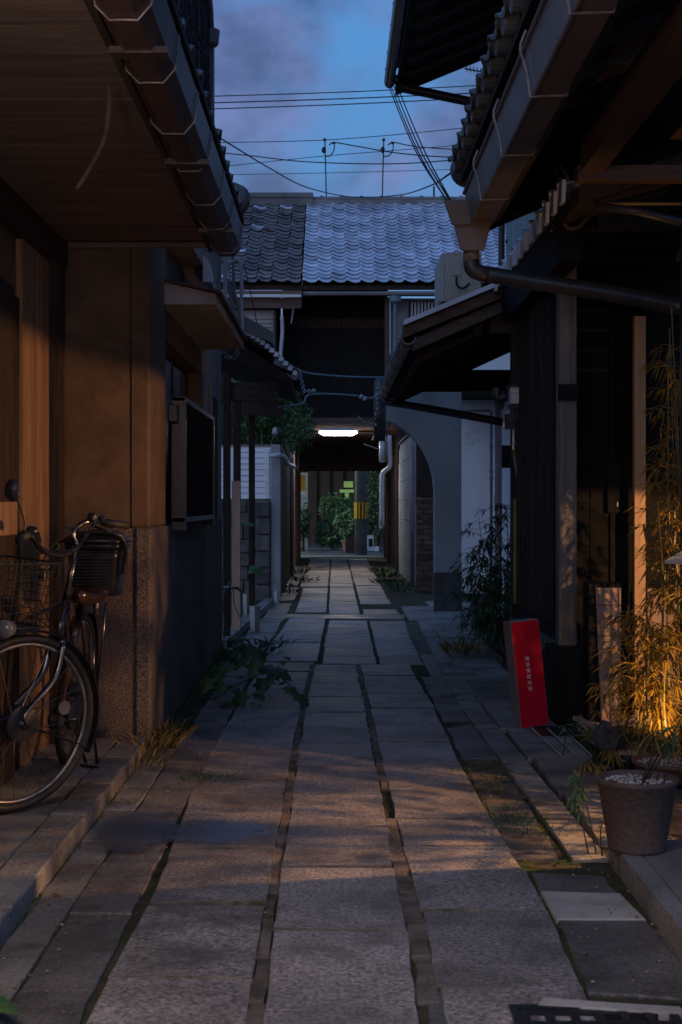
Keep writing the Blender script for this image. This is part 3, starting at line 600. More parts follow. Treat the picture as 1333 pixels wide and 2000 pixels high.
# near face (towards the camera) and corner
B('near_wall', 'plaster_tan', gh, -1.75, -1.065, 7.37, 7.60, 1.13, 3.4)
B('corner_pilaster', 'plaster_tan', gh, -1.064, WX, 7.365, 8.07, 1.13, 3.4, bevel=0.012)
nb = B('stone_base', 'washed_stone', gh, -1.43, -1.03, 7.31, 7.9, 0.0, 1.128, bevel=0.006)
B('base_corner', 'washed_stone', nb, -1.029, -0.945, 7.295, 8.10, 0.0, 1.13, bevel=0.012)
B('side_base', 'washed_stone', gh, -1.4, -0.953, 8.103, 12.0, 0.0, 1.128)
B('side_wall_lower', 'side_plaster', gh, -1.25, WX, 10.42, 12.0, 1.13, 2.98)
sw = B('side_wall_upper', 'side_plaster', gh, -1.9, WX, 8.072, 12.0, 2.985, 3.6)
B('window_back', 'plaster_tan', gh, -1.9, -1.11, 8.072, 10.42, 1.13, 2.983)
wf = B('window_frame', 'wood_dark', gh, -1.108, -1.07, 8.10, 10.40, 1.33, 2.20)
for a, b in [(8.14, 8.66), (8.70, 9.22), (9.26, 9.80), (9.84, 10.36)]:
    B('pane', 'window_glass', wf, -1.069, -1.062, a, b, 1.38, 2.16)
    B('muntin', 'wood_brown', wf, -1.069, -1.052, b, b + .04, 1.35, 2.18)
B('lintel', 'plaster_tan', gh, -1.109, -0.975, 8.074, 10.419, 2.20, 2.37)
B('jamb', 'plaster_tan', gh, -1.06, -0.965, 10.25, 10.418, 1.13, 2.199)
# hood over the window
hood = MB().hexa([(-0.972, 8.0, 2.375), (-0.672, 8.0, 2.375), (-0.665, 10.35, 2.375), (-0.972, 10.35, 2.375),
                  (-0.972, 8.0, 2.50), (-0.672, 8.0, 2.435), (-0.665, 10.35, 2.435), (-0.972, 10.35, 2.50)]).build('window_hood', 'side_plaster', gh)
MB().hexa([(-0.972, 7.97, 2.502), (-0.64, 7.97, 2.437), (-0.64, 10.38, 2.437), (-0.972, 10.38, 2.502),
           (-0.972, 7.97, 2.517), (-0.64, 7.97, 2.452), (-0.64, 10.38, 2.452), (-0.972, 10.38, 2.517)]).build('hood_flashing', 'wood_dark_h', hood)
# niche beyond the window
B('niche', 'black_paint', gh, -0.959, -0.955, 10.95, 11.55, 1.13, 2.10)
B('niche_frame', 'plaster_grey', gh, -0.958, -0.940, 10.86, 10.94, 1.13, 2.18)
# vent cover and spout on the upper wall
vc = MB().box(-0.958, -0.935, 10.35, 10.42, 2.95, 3.02)
vc = MB().prism([(-0.958, 10.3, 2.86), (-0.90, 10.3, 2.86), (-0.90, 10.3, 2.93), (-0.925, 10.3, 3.02), (-0.958, 10.3, 3.06)], (0, 0.22, 0)).build('vent_cover', 'pipe_pale', gh)
B('vent_lip', 'black_metal', vc, -0.925, -0.885, 10.28, 10.54, 2.83, 2.857)
# railing box in front of the window
rb = thing('window_railing', 'black metal railing box with pale worn top rail in front of the left window', 'railing', (-0.93, 9.4, 1.15))
B('top_rail', 'steel_dull', rb, -0.945, -0.865, 8.22, 10.18, 1.845, 1.875, bevel=.004)
B('bottom_rail', 'black_metal', rb, -0.945, -0.865, 8.22, 10.18, 1.145, 1.175, bevel=.004)
B('back_plate', 'black_paint', rb, -0.952, -0.948, 8.24, 10.16, 1.18, 1.84)
for k in range(26):
    y = 8.26 + k * 0.0752
    B('bar', 'black_paint', rb, -0.885, -0.873, y, y + .016, 1.176, 1.844)
for y in (8.22, 10.155): B('end_post', 'black_metal', rb, -0.945, -0.862, y, y + .025, 1.1, 1.87)
B('mount_box', 'black_metal', rb, -0.952, -0.90, 8.12, 8.20, 1.72, 1.82, bevel=.005)
# upper storey, its eave, net and downpipe
us = MB().box(-2.4, -1.06, 8.6, 12.0, 3.55, 5.35).build('upper_storey', 'plaster_grey', gh)
MB().hexa([(-1.9, 7.4, 3.62), (-0.60, 7.4, 3.10), (-0.60, 12.05, 3.10), (-1.9, 12.05, 3.62), (-1.9, 7.4, 3.66), (-0.60, 7.4, 3.14), (-0.60, 12.05, 3.14), (-1.9, 12.05, 3.66)])
rfu = MB().hexa([(-2.6, 5.0, 5.75), (-1.06, 5.0, 5.32), (-1.06, 12.1, 5.32), (-2.6, 12.1, 5.75), (-2.6, 5.0, 5.85), (-1.06, 5.0, 5.42), (-1.06, 12.1, 5.42), (-2.6, 12.1, 5.85)]).build('upper_eave', 'wood_dark', gh)
dp = MB(); dp.tube(curve_pts([(-1.02, 9.0, 5.42), (-1.02, 11.2, 5.35), (-1.035, 11.75, 5.22), (-1.035, 11.8, 5.12)], 4), 0.035, 10)
dp.tube([(-1.035, 11.8, 5.16), (-1.035, 11.8, 3.5)], 0.035, 12)
dpo = dp.build('downpipe', 'pipe_rose', gh, smooth=True)
MB().lathe([(0.05, 0), (0.065, 0.02), (0.075, 0.13), (0.055, 0.14)], (-1.03, 11.8, 5.05), 12).build('pipe_collar', 'gutter', dpo)
net = MB()
for k in range(46):
    y = 9.3 + k * 0.054; net.tube(curve_pts([(-1.04, y, 5.32), (-1.035 + rnd(-.02, .02), y + rnd(-.03, .03), 4.9), (-1.04, y + rnd(-.05, .05), 4.3)], 5), 0.004, 3, False)
for k in range(30):
    z = 4.3 + k * 0.036; net.tube(curve_pts([(-1.04, 9.3, z), (-1.03, 10.5, z + rnd(-.03, .03)), (-1.04, 11.75, z)], 6), 0.004, 3, False)
for k in range(60):
    y = rnd(9.3, 11.5); z = rnd(4.35, 5.2); net.tube([(-1.035, y, z), (-1.03, y + rnd(.05, .25), z + rnd(-.15, .15)), (-1.04, y + rnd(.1, .35), z + rnd(-.2, .1))], 0.004, 3, False)
net.build('balcony_net', 'wire', None, label='dark tangled net hanging under the upper left eave beside the downpipe', category='net', kind='stuff')
MB().tube([at(372, 100, 9.8), at(356, 68, 9.8)], 0.012, 6).build('net_pole', 'pipe_pale', None, label='short pale pole end showing above the left net', category='pole')

# ================================================================== LEFT: tiled gate roof on posts
gt = thing('roofed_gate', 'small tiled gate roof on dark wooden posts left of the alley middle', 'gate', (-0.95, 14.5, 0))
for (x, D, w, zt) in [(443, 12.9, 14, 2.45), (463, 14.4, 14, 2.40), (492, 15.4, 12, 2.40)]:
    p = at(x, 1100, D); hw = w * D / F / 2
    B('post', 'wood_dark', gt, p.x - hw, p.x + hw, D, D + 2 * hw, 0.0, zt, bevel=.005)
B('beam', 'wood_dark_h', gt, -1.05, -0.52, 12.95, 13.09, 2.20, 2.36)
B('beam', 'wood_dark_h', gt, -1.05, -0.55, 15.2, 15.34, 2.20, 2.36)
rt_ = MB().hexa([(-1.45, 12.85, 2.76), (-0.40, 12.85, 2.34), (-0.40, 15.6, 2.34), (-1.45, 15.6, 2.76), (-1.30, 12.85, 3.00), (-0.40, 12.85, 2.40), (-0.40, 15.6, 2.40), (-1.30, 15.6, 3.00)]).build('roof', 'wood_dark', gt)
u = Vector((-0.80, 0, 0.60)).normalized()
lay_tiles(rt_, (-0.37, 15.6, 2.42), (0, -1, 0), u, 10, 4, T_DARK)
for k in range(15):   # curled verge tiles, seen edge on
    p = Vector((-0.36, 12.82, 2.40)) + u * (k * 0.052) + Vector((0, 0, 0.055 * math.sin(k / 14 * math.pi)))
    MB().prism([p + Vector((-.03, 0, 0.02)), p + Vector((.012, 0, 0.012)), p + Vector((.022, 0, 0.045)), p + Vector((-.01, 0, 0.062))], (0, .26, 0)).build('verge_tile', 'tile', rt_)
MB().hexa([(-0.86, 12.78, 2.83), (-0.56, 12.78, 2.70), (-0.56, 13.3, 2.70), (-0.86, 13.3, 2.83), (-0.86, 12.78, 2.97), (-0.56, 12.78, 2.80), (-0.56, 13.3, 2.80), (-0.86, 13.3, 2.97)]).build('ridge_flashing', 'ridge', rt_)
MB().tube([(-0.55, 12.86, 2.545), (-0.40, 12.86, 2.47)], 0.03, 10).build('cross_pipe', 'pipe_grey', gt, smooth=True)
MB().tube([(-0.46, 12.9, 2.43), (-0.36, 12.88, 2.385), (-0.335, 12.88, 2.41)], 0.017, 8).build('pipe_end', 'pipe_pale', gt, smooth=True)
B('light_board', 'wood_light', None, -0.985, -0.905, 13.55, 13.62, 0.0, 1.472, label='tall plain light wood board standing in front of the left gate posts', category='board')
# tap with hoses
tp = thing('garden_tap', 'small chrome garden tap with two thin hoses beside the light board', 'tap', at(450, 1146, 12.6))
D = 12.6
MB().tube([at(436, 1147, D), at(468, 1149, D)], 0.012, 8).build('tap_body', 'steel', tp, smooth=True)
MB().tube([at(448, 1147, D), at(448, 1137, D)], 0.010, 8).build('tap_handle', 'steel', tp)
MB().tube([at(464, 1149, D), at(472, 1156, D)], 0.009, 8).build('tap_spout', 'black_metal', tp)
MB().tube(curve_pts([at(440, 1149, D), at(434, 1180, D), at(438, 1215, D), at(432, 1245, D)], 6), 0.006, 5).build('hose', 'pipe_grey', tp)
MB().tube(curve_pts([at(455, 1150, D), at(458, 1180, D), at(466, 1200, D), at(470, 1208, D)], 6), 0.005, 5).build('hose', 'pipe_grey', tp)
# planters at the gate
def flowerbox(x0, x1, D, h, mt, lab):
    a, b = gr(x0, CY + EYE * F / D), gr(x1, CY + EYE * F / D)
    t = thing('planter', lab, 'planter', ((a.x + b.x) / 2, D + .1, 0)); w = (b.x - a.x) / 2; cx_ = (a.x + b.x) / 2
    mb = MB(); mb.lathe([(w * .8, 0), (w, h), (w * 1.05, h + .01), (w * .92, h), (w * .9, h - .02)], (cx_, D + w, 0), 4); mb.build('pot', mt, t); return t
flowerbox(474, 490, 15.4, .27, 'pale_stone', 'narrow pale ceramic planter between the light board and the gate post')
flowerbox(487, 509, 13.95, .24, 'pale_stone', 'tapered pale grey square planter at the foot of the left gate')
flowerbox(535, 547, 17.7, .16, 'pale_stone', 'small white block at the foot of the grey left pillar')

# ================================================================== LEFT: garden wall, pillar, tree
gw = thing('garden_wall', 'blue white siding garden wall above a dark stone base left of the alley', 'wall', (-1.2, 20.1, 0))
n_ = 9; z0, z1 = at(0, 974, 20).z, at(0, 871, 20).z
for k in range(n_):
    a = z0 + (z1 - z0) * k / n_; b = z0 + (z1 - z0) * (k + 1) / n_
    MB().prism([(-1.9, 20.0, a), (-1.9, 20.012, b - .006), (-1.9, 20.05, b - .006), (-1.9, 20.05, a)], (1.02, 0, 0)).build('siding_board', 'siding', gw)
B('corner_trim', 'siding', gw, -0.985, -0.93, 19.985, 19.999, z0, z1 - .04)
B('backing', 'siding', gw, -1.9, -0.885, 20.051, 20.15, z0, z1)
B('cap', 'pipe_grey', gw, -1.9, -0.87, 19.98, 20.17, z1, z1 + .02)
z = 0.0; r = 0
while z < z0 - .02:
    h = min(0.19, z0 - z - .004); x = -1.85 + (0.12 if r % 2 else 0)
    while x < -0.9:
        w = rnd(0.2, 0.34); B('stone', 'stone_dark', gw, x, min(-0.89, x + w - .012), 19.88 + rnd(-.015, .01), 20.2, z + .005, z + h - .006, bevel=.008); x += w
    z += h; r += 1
pl = thing('gate_pillar', 'grey blue plaster pillar with a pale pipe elbow on top left of the alley', 'pillar', (-0.77, 18.3, 0))
px0, px1 = at(529, 0, 18.3).x, at(548, 0, 18.3).x
B('shaft', 'plaster_arch', pl, px0, px1, 18.3, 18.5, 0.0, at(0, 868, 18.3).z, bevel=.006)
B('plinth', 'stone_dark', pl, px0 - .18, px0 - .004, 18.28, 18.5, 0, 1.30, bevel=.01)
for k in range(6): B('stone', 'stone_dark', pl, px0 - .19, px0 - .01, 18.22, 18.275, 0.01 + k * .215, 0.205 + k * .215, bevel=.01)
D = 18.2
MB().tube(curve_pts([at(527, 891, D), at(545, 889, D), at(555, 893, 18.6), at(562, 906, 19.5), at(575, 912, 21)], 5), 0.032, 10).build('pipe', 'pipe_pale', pl, smooth=True)
MB().tube(curve_pts([at(541, 865, D), at(543, 838, D), at(551, 855, D), at(560, 885, 18.8), at(572, 900, 20)], 5), 0.010, 6).build('cable', 'wire', pl)
MB().blob(at(538, 842, D), (.045, .045, .06), 3, 1).build('cable_clamp', 'pipe_pale', pl)
# tree behind the wall
tr = thing('garden_tree', 'small leafy green tree rising behind the siding garden wall on the left', 'tree', (-1.15, 21.5, 0))
mb = MB(); mb.tube([(-1.15, 21.5, 0), (-1.1, 21.5, 1.2), (-1.0, 21.4, 2.1), (-0.95, 21.35, 2.7)], [.07, .055, .04, .02], 8)
mb.tube([(-1.1, 21.5, 1.3), (-1.4, 21.3, 2.1), (-1.5, 21.2, 2.8)], [.035, .025, .012], 6); mb.tube([(-1.03, 21.45, 1.8), (-0.75, 21.2, 2.3), (-0.5, 21.1, 2.5)], [.03, .02, .01], 6)
mb.build('trunk', 'bark', tr)
mb = MB()
foliage(mb, at(515, 805, 21.2), (.62, .5, .50), 3400, .085, .035, 3, .3, 3.2)
foliage(mb, at(560, 820, 20.9), (.38, .35, .36), 1500, .08, .033, 5, .3, 3.5)
foliage(mb, at(470, 770, 21.6), (.35, .35, .35), 700, .08, .033, 6, .3, 3.5)
foliage(mb, at(583, 850, 20.6), (.2, .2, .25), 420, .075, .03, 7, .2, 4)
mb.build('crown', 'leaf', tr, kind='stuff')
# board wall running to the passage
bw = thing('board_wall', 'dark board wall running along the left side toward the covered passage', 'wall', (-0.8, 24, 0))
d = 18.55; k = 0
while d < 25.9:
    B('board', 'wood_dark', bw, -0.84, -0.735 + rnd(-.006, .006) - .004 * (d - 18.5), d, d + .345, 0.0, 2.0 + rnd(-.004, .004)); d += 0.35
MB().tube([at(571, 855, 24), (at(571, 0, 24).x, 24, 0)], 0.035, 10).build('pipe', 'pipe_rose', bw, smooth=True)

# ================================================================== FAR END: the two tiled houses over the passage
ZE, ZR = at(0, 556, 26).z, at(0, 402, 30).z
up = Vector((0, 4, ZR - ZE)).normalized()
fh = thing('passage_house', 'tiled house with blue grey roof bridging the lit passage at the end of the alley', 'house', (0.6, 29, 0))
XS = at(591, 0, 26).x
rf = MB().hexa([(XS, 26.0, ZE - .10), (5.0, 26.0, ZE - .10), (5.0, 30.0, ZR - .10), (XS, 30.0, ZR - .10), (XS, 26.02, ZE - .01), (5.0, 26.02, ZE - .01), (5.0, 30.0, ZR - .01), (XS, 30.0, ZR - .01)]).build('roof', 'wood_dark', fh)
lay_tiles(rf, (XS, 25.93, ZE), (1, 0, 0), up, 13, 23, T_BLUE, cw=0.263, rl=0.2005, name='tile')
mb = MB()   # the rest of the roof, hidden or far right: one joined field
for r_ in range(23):
    for c_ in range(13, 18):
        o_ = Vector((XS + c_ * .263, 25.93, ZE)) + up * (r_ * .2005); nn = Vector((1, 0, 0)).cross(up)
        vv = [o_ + Vector((1, 0, 0)) * v.co.x + up * v.co.y + nn * v.co.z for v in T_BLUE.vertices]
        mb.add(vv, [tuple(p.vertices) for p in T_BLUE.polygons])
mb.build('tile_field', 'tile', rf, kind='stuff')
rg = MB().box(XS - .25, 5.0, 29.85, 30.12, ZR - .05, ZR + .10).build('ridge', 'ridge', rf, bevel=.01)
MB().tube([(XS - .25, 29.98, ZR + .13), (5.0, 29.98, ZR + .13)], 0.06, 10).build('ridge_cap', 'ridge', rg)
for k in range(14): MB().blob((XS - .1 + k * .42, 29.98, ZR + .19), (.05, .04, .025), k, 1).build('ridge_knob', 'ridge', rg)
B('fascia', 'wood_dark_h', fh, XS, 5.0, 26.05, 26.10, ZE - .20, ZE - .11)
gt_ = MB().tube([(XS + .02, 25.94, ZE - .17), (3.0, 25.94, ZE - .17)], 0.038, 8).build('gutter', 'pipe_grey', fh)
B('upper_wall', 'black_paint', fh, -1.0, 1.0, 27.0, 27.2, 2.62, 5.4)
B('wall_band', 'wood_dark', fh, -0.97, 0.99, 26.98, 26.999, at(0, 642, 27).z, at(0, 622, 27).z)
for k in range(7): B('wall_board', 'black_paint', fh, -0.98 + k * .281, -0.98 + k * .281 + .276, 26.985, 26.999, 2.8, 4.55)
B('jetty_beam', 'wood_dark_h', fh, -1.0, 1.02, 26.45, 26.62, 2.70, 2.86)
B('jetty_wall', 'wood_dark_h', fh, -1.0, 1.02, 26.62, 26.98, 2.72, 2.85)
B('post', 'wood_brown', fh, at(752, 0, 26.2).x, at(762, 0, 26.2).x, 26.2, 26.32, 2.6, ZE - .2, bevel=.006)
B('side_post', 'wood_brown', fh, at(541, 0, 26.2).x, at(549, 0, 26.2).x, 26.2, 26.32, 2.2, ZE - .2, bevel=.006)
rp2 = B('right_pane_wall', 'pipe_grey', fh, at(764, 0, 26.3).x, 3.2, 26.34, 26.6, 2.7, ZE - .2)
wv = B('window', 'black_paint', rp2, at(799, 0, 26.3).x, at(850, 0, 26.3).x, 26.32, 26.338, at(0, 640, 26.3).z, at(0, 588, 26.3).z)
for k in range(7):
    x = at(803 + k * 6.6, 0, 26.3).x; B('bar', 'pipe_pale', wv, x, x + .035, 26.30, 26.318, at(0, 640, 26.3).z, at(0, 590, 26.3).z)
MB().lathe([(0.03, -.18), (0.035, -.05), (0.11, 0), (0.11, 0.10)], (at(772, 0, 25.94).x, 25.95, ZE - .32), 10).build('hopper', 'wire_blue', gt_)
MB().tube([(at(772, 0, 25.94).x, 25.95, ZE - .45), (at(771, 0, 25.94).x, 25.95, 2.8)], 0.028, 8).build('downpipe', 'wire_blue', gt_, smooth=True)
# ground floor of the passage
XL, XR = -0.83, 1.165
B('passage_ceiling', 'wood_amber', fh, XL, XR, 26.63, 32.5, 2.64, 2.70)
for k in range(9): B('ceiling_joist', 'wood_brown', fh, XL, XR, 27.0 + k * .62, 27.08 + k * .62, 2.585, 2.638)
lw = B('passage_wall', 'wood_brown', fh, XL - .15, XL, 26.0, 33.6, 0, 2.72)
for k in range(9): B('stud', 'wood_brown', lw, XL, XL + .025, 26.1 + k * .9, 26.2 + k * .9, 0, 2.57)
rw = B('passage_wall', 'wood_dark', fh, XR, XR + .15, 26.0, 33.6, 0, 2.72)
for k in range(9): B('stud', 'wood_dark', rw, XR - .025, XR, 26.1 + k * .9, 26.2 + k * .9, 0, 2.57)
B('near_post', 'wood_amber', fh, XL, XL + .09, 26.0, 26.1, 0, 2.72, bevel=.006)
B('wall_return', 'wood_dark', fh, -2.4, XL - .155, 26.0, 26.2, 0, 2.6)
li = B('lintel', 'wood_dark_h', fh, XL, XR, 32.51, 32.62, at(0, 920, 32.5).z, 2.63)
for k in range(5): B('lintel_board', 'wood_dark_h', li, XL, XR, 32.485, 32.508, at(0, 918, 32.5).z + k * .125, at(0, 918, 32.5).z + k * .125 + .119)
B('plate', 'pipe_pale', lw, XL + .026, XL + .04, 30.5, 30.8, 1.95, 2.25)
# passage lamp
pl_ = thing('passage_lamp', 'glowing fluorescent lamp hung over the covered passage at the alley end', 'lamp', at(661, 846, 26.2))
c = at(661, 847, 26.2)
MB().prism([(c.x - .34, 26.13, c.z + .045), (c.x + .34, 26.13, c.z + .045), (c.x + .35, 26.13, c.z + .015), (c.x + .27, 26.13, c.z - .03), (c.x - .27, 26.13, c.z - .03), (c.x - .35, 26.13, c.z + .015)], (0, .16, 0)).build('tube_cover', 'lamp_glow', pl_)
B('housing', 'pipe_pale', pl_, c.x - .3, c.x + .3, 26.16, 26.26, c.z + .057, c.z + .10)
B('reflector_plate', 'pipe_grey', pl_, c.x - .37, c.x + .37, 26.09, 26.34, c.z + .0465, c.z + .056)
L = bpy.data.objects.new('passage_light', bpy.data.lights.new('passage_light', 'AREA')); C.objects.link(L)
L.location = (c.x, 26.21, c.z - .04); L.data.shape = 'RECTANGLE'; L.data.size = .66; L.data.size_y = .12; L.data.energy = 38; L.data.color = (1.0, .90, .86)
MB().tube([(-0.9, 26.3, c.z + .115), (1.0, 26.3, c.z + .115)], 0.012, 6).build('conduit', 'pipe_rose', pl_)
# electricity box and conduits right of the passage
eb = thing('meter_pipes', 'pale round service pipes and cables right of the passage lamp', 'pipes', at(752, 880, 25.6))
D = 25.6
MB().tube([at(747, 903, D), at(747, 862, D)], 0.055, 10).build('insulator_tube', 'pipe_pale', eb, smooth=True)
MB().tube([at(757, 903, D), at(757, 862, D)], 0.035, 10).build('insulator_tube', 'pipe_rose', eb, smooth=True)
MB().tube(curve_pts([at(761, 850, D), at(762, 905, D), at(758, 915, D), at(751, 921, D), at(747, 935, D), at(747, 1028, D)], 5), 0.04, 10).build('bent_pipe', 'pipe_pale', eb, smooth=True)
MB().tube(curve_pts([at(710, 867, D), at(725, 872, D), at(742, 877, D), at(750, 868, D)], 5), 0.014, 6).build('cable', 'pipe_rose', eb)
MB().tube(curve_pts([at(728, 860, D), at(734, 846, D), at(745, 842, D), at(752, 848, D), at(756, 862, D)], 5), 0.016, 6).build('cable', 'pipe_rose', eb)

# the dark tiled house on the left
dh = thing('shuttered_house', 'left far house with old dark tiles above slatted shutters and a white gutter', 'house', (-2.3, 28.5, 0))
rf = MB().hexa([(-4.5, 26.0, ZE - .10), (XS - .006, 26.0, ZE - .10), (XS - .006, 30.0, ZR - .10), (-4.5, 30.0, ZR - .10), (-4.5, 26.02, ZE - .01), (XS - .006, 26.02, ZE - .01), (XS - .006, 30.0, ZR - .01), (-4.5, 30.0, ZR - .01)]).build('roof', 'wood_dark', dh)
lay_tiles(rf, (XS - .02 - 7 * .27, 25.93, ZE + .005), (1, 0, 0), up, 7, 23, T_OLD, cw=0.27, rl=0.2005, alt=T_BLUE, altp=0.05, jit=.014)
rg = B('ridge', 'ridge', rf, -4.5, -0.46, 29.80, 29.84, ZR - .05, ZR + .12)
B('ridge_top', 'ridge', rg, -4.5, -0.46, 29.78, 30.2, ZR + .125, ZR + .24, bevel=.02)
B('fascia', 'gutter_brown', dh, -4.5, XS - .01, 25.98, 26.10, ZE - .19, ZE - .11)
wg = B('gutter', 'white_paint', dh, -4.5, XS - .015, 25.88, 25.96, ZE - .245, ZE - .195)
for k in range(40): B('gutter_rib', 'white_paint', wg, XS - .05 - k * .05, XS - .03 - k * .05, 25.865, 25.879, ZE - .245, ZE - .20)
B('eave_board', 'wood_brown', dh, -4.5, XS - .015, 25.97, 26.05, ZE - .43, ZE - .25)
B('wall', 'wood_dark', dh, -4.5, -1.012, 26.2, 26.4, 2.2, ZE - .1)
sh = B('shutter_case', 'shutter', dh, -1.95, -1.10, 26.13, 26.198, 2.85, ZE - .45)
for k in range(24):
    z = 2.86 + k * 0.0775
    MB().prism([(-1.94, 26.128, z), (-1.94, 26.105, z + .01), (-1.94, 26.118, z + .072), (-1.94, 26.128, z + .072)], (.80, 0, 0)).build('slat', 'shutter', sh)
B('shutter_post', 'wood_brown', dh, -1.135, -1.105, 26.08, 26.128, 2.7, ZE - .45)
MB().tube(curve_pts([at(551, 618, 26), at(552, 650, 26), at(549, 690, 26), at(549, 765, 26)], 5), 0.035, 10).build('downpipe', 'pipe_pale', dh, smooth=True)
MB().tube(curve_pts([at(557, 590, 26), at(563, 600, 26), at(571, 598, 26), at(575, 585, 26), at(572, 615, 26), at(569, 632, 26)], 5), 0.018, 6).build('cable_loop', 'pipe_grey', dh)

# ================================================================== BEYOND THE PASSAGE
kb = B('far_kerb', 'pale_stone', None, -6, 6, 33.8, 34.1, -0.4, 0.012, kind='structure')
po = thing('utility_pole', 'concrete utility pole wrapped with a yellow and black striped band beyond the passage', 'pole', (0.645, 35.6, 0))
MB().tube([(0.645, 35.6, -0.02), (0.645, 35.6, 8)], [.155, .13], 20).build('shaft', 'concrete_pole', po, smooth=True)
zb0, zb1 = at(0, 1013, 35.45).z, at(0, 981, 35.45).z
bd = MB().tube([(0.645, 35.6, zb0), (0.645, 35.6, zb1)], [.163, .163], 20).build('band', 'black_paint', po, smooth=True)
for k in range(12):
    t = 2 * math.pi * k / 12 + .1; c_, s_ = math.cos, math.sin
    a, b = t, t + .30
    MB().hexa([(0.645 + .164 * c_(a), 35.6 + .164 * s_(a), zb0), (0.645 + .164 * c_(b), 35.6 + .164 * s_(b), zb0), (0.645 + .170 * c_(b), 35.6 + .170 * s_(b), zb0), (0.645 + .170 * c_(a), 35.6 + .170 * s_(a), zb0),
               (0.645 + .164 * c_(a), 35.6 + .164 * s_(a), zb1), (0.645 + .164 * c_(b), 35.6 + .164 * s_(b), zb1), (0.645 + .170 * c_(b), 35.6 + .170 * s_(b), zb1), (0.645 + .170 * c_(a), 35.6 + .170 * s_(a), zb1)]).build('stripe', 'yellow', bd)
def shrub(x, y, D, rx, rz, n, mt, lab, L=.11, W=.05, seed=1, pot=None, name='shrub'):
    base = gr(x, CY + EYE * F / D); c = at(x, y, D)
    t = thing(name, lab, 'shrub', (c.x, D, 0)); mb = MB()
    for k in range(5): mb.tube([(c.x + rnd(-.05, .05), D, 0.02), (c.x + rnd(-.2, .2) * rx, D + rnd(-.1, .1), c.z * .6), (c.x + rnd(-.7, .7) * rx, D + rnd(-.3, .3) * rx, c.z + rnd(0, .6) * rz)], [.018, .012, .006], 5)
    mb.build('stem', 'bark', t); foliage(mb2 := MB(), c, (rx, rx * .8, rz), n, L, W, seed, .3, 3.5); mb2.build('foliage', mt, t, kind='stuff')
    if pot: MB().lathe([(pot * .7, 0), (pot, pot * 1.3), (pot * 1.08, pot * 1.3), (pot * 1.08, pot * 1.5), (pot * .9, pot * 1.5), (pot * .88, pot * 1.35)], (c.x, D - .02, 0), 16).build('pot', 'pot_clay', t, smooth=False)
    return t
shrub(650, 1040, 39.0, .42, .42, 1200, 'leaf_pale', 'pale green spreading shrub on the street left of the potted bush', seed=3)
shrub(682, 1022, 38.0, .34, .36, 900, 'leaf_pale', 'round green bush in a clay pot against the utility pole', seed=4, pot=.20)
shrub(655, 990, 41.5, .42, .42, 800, 'leaf', 'taller dark green shrub behind the pale street bushes', seed=6)
shrub(688, 988, 42.5, .30, .25, 300, 'leaf', 'slim high green plant rising below the dim lit window', seed=8, L=.13)
shrub(592, 1020, 37.2, .16, .5, 420, 'leaf_dark', 'narrow dark plant at the left edge of the passage opening', seed=9)
shrub(738, 960, 39, .5, 1.2, 1500, 'leaf_dark', 'tall dark hedge tree right of the striped pole', seed=12)
wp = thing('wicker_planter', 'woven slatted planter box at the foot of the striped pole', 'planter', at(684, 1065, 36.5))
a, b = at(675, 0, 36.4).x, at(694, 0, 36.4).x; zt = at(0, 1047, 36.4).z
B('box', 'wood_dark', wp, a, b, 36.42, 36.7, 0, zt - .02)
for k in range(8): B('slat', 'wood_brown', wp, a + (b - a) * k / 8, a + (b - a) * (k + .7) / 8, 36.40, 36.418, 0, zt)
wb = thing('white_box', 'small white box with dark screen standing on the street right of the pole', 'box', at(726, 1062, 38))
c = at(726, 1055, 38); B('body', 'white_paint', wb, c.x - .11, c.x + .06, 38, 38.2, 0.0, .42, bevel=.01); B('screen', 'black_paint', wb, c.x - .075, c.x + .03, 37.985, 37.998, .12, .33)
B('foot', 'white_paint', wb, c.x + .065, c.x + .2, 38.0, 38.15, 0, .12)
B('white_post', 'white_paint', None, at(741, 0, 35).x, at(747, 0, 35).x, 35.0, 35.05, at(0, 1032, 35).z, at(0, 925, 35).z, label='thin white upright strip at the right side of the passage opening', category='post')
bh = thing('street_house', 'dark wooden house with vertical panels across the street beyond the passage', 'house', (0, 45, 0))
B('wall', 'black_paint', bh, -6, 6, 45, 45.5, 0, 6)
for k in range(9): B('panel', 'wood_dark', bh, -1.3 + k * .42, -1.3 + k * .42 + .30, 44.93, 44.998, 0.0, 2.6)
MB().box(-6, 6, 43.6, 45.0, 2.65, 2.8).build('eave', 'wood_dark', bh)
wi = B('lit_window', 'green_glow', bh, at(664, 0, 44.8).x, at(692, 0, 44.8).x, 44.88, 44.925, at(0, 962, 44.8).z, at(0, 956, 44.8).z)
B('lit_pane', 'green_glow', wi, at(672, 0, 44.8).x, at(690, 0, 44.8).x, 44.9, 44.927, at(0, 952, 44.8).z, at(0, 940, 44.8).z)
B('lit_pane', 'green_glow', wi, at(674, 0, 44.8).x, at(682, 0, 44.8).x, 44.9, 44.927, at(0, 975, 44.8).z, at(0, 963, 44.8).z)
B('narrow_post', 'pipe_pale', bh, at(656, 0, 44).x, at(658, 0, 44).x, 44, 44.05, 0, at(0, 962, 44).z)
pw = thing('pale_block_wall', 'pale block wall with mossy patches at the left of the passage opening', 'wall', (-1.2, 38.4, 0))
for r_ in range(9):
    for c_ in range(3): B('block', 'pipe_grey', pw, -1.72 + c_ * .33 + (r_ % 2) * .0, -1.40 + c_ * .33, 38.4, 38.6, r_ * .235, r_ * .235 + .228)
ys = thing('yellow_sign', 'plain yellow sign hanging on the pale wall at the left edge of the passage', 'sign', at(592, 942, 34.5))
a, b = at(587, 0, 34.5), at(597, 0, 34.5)
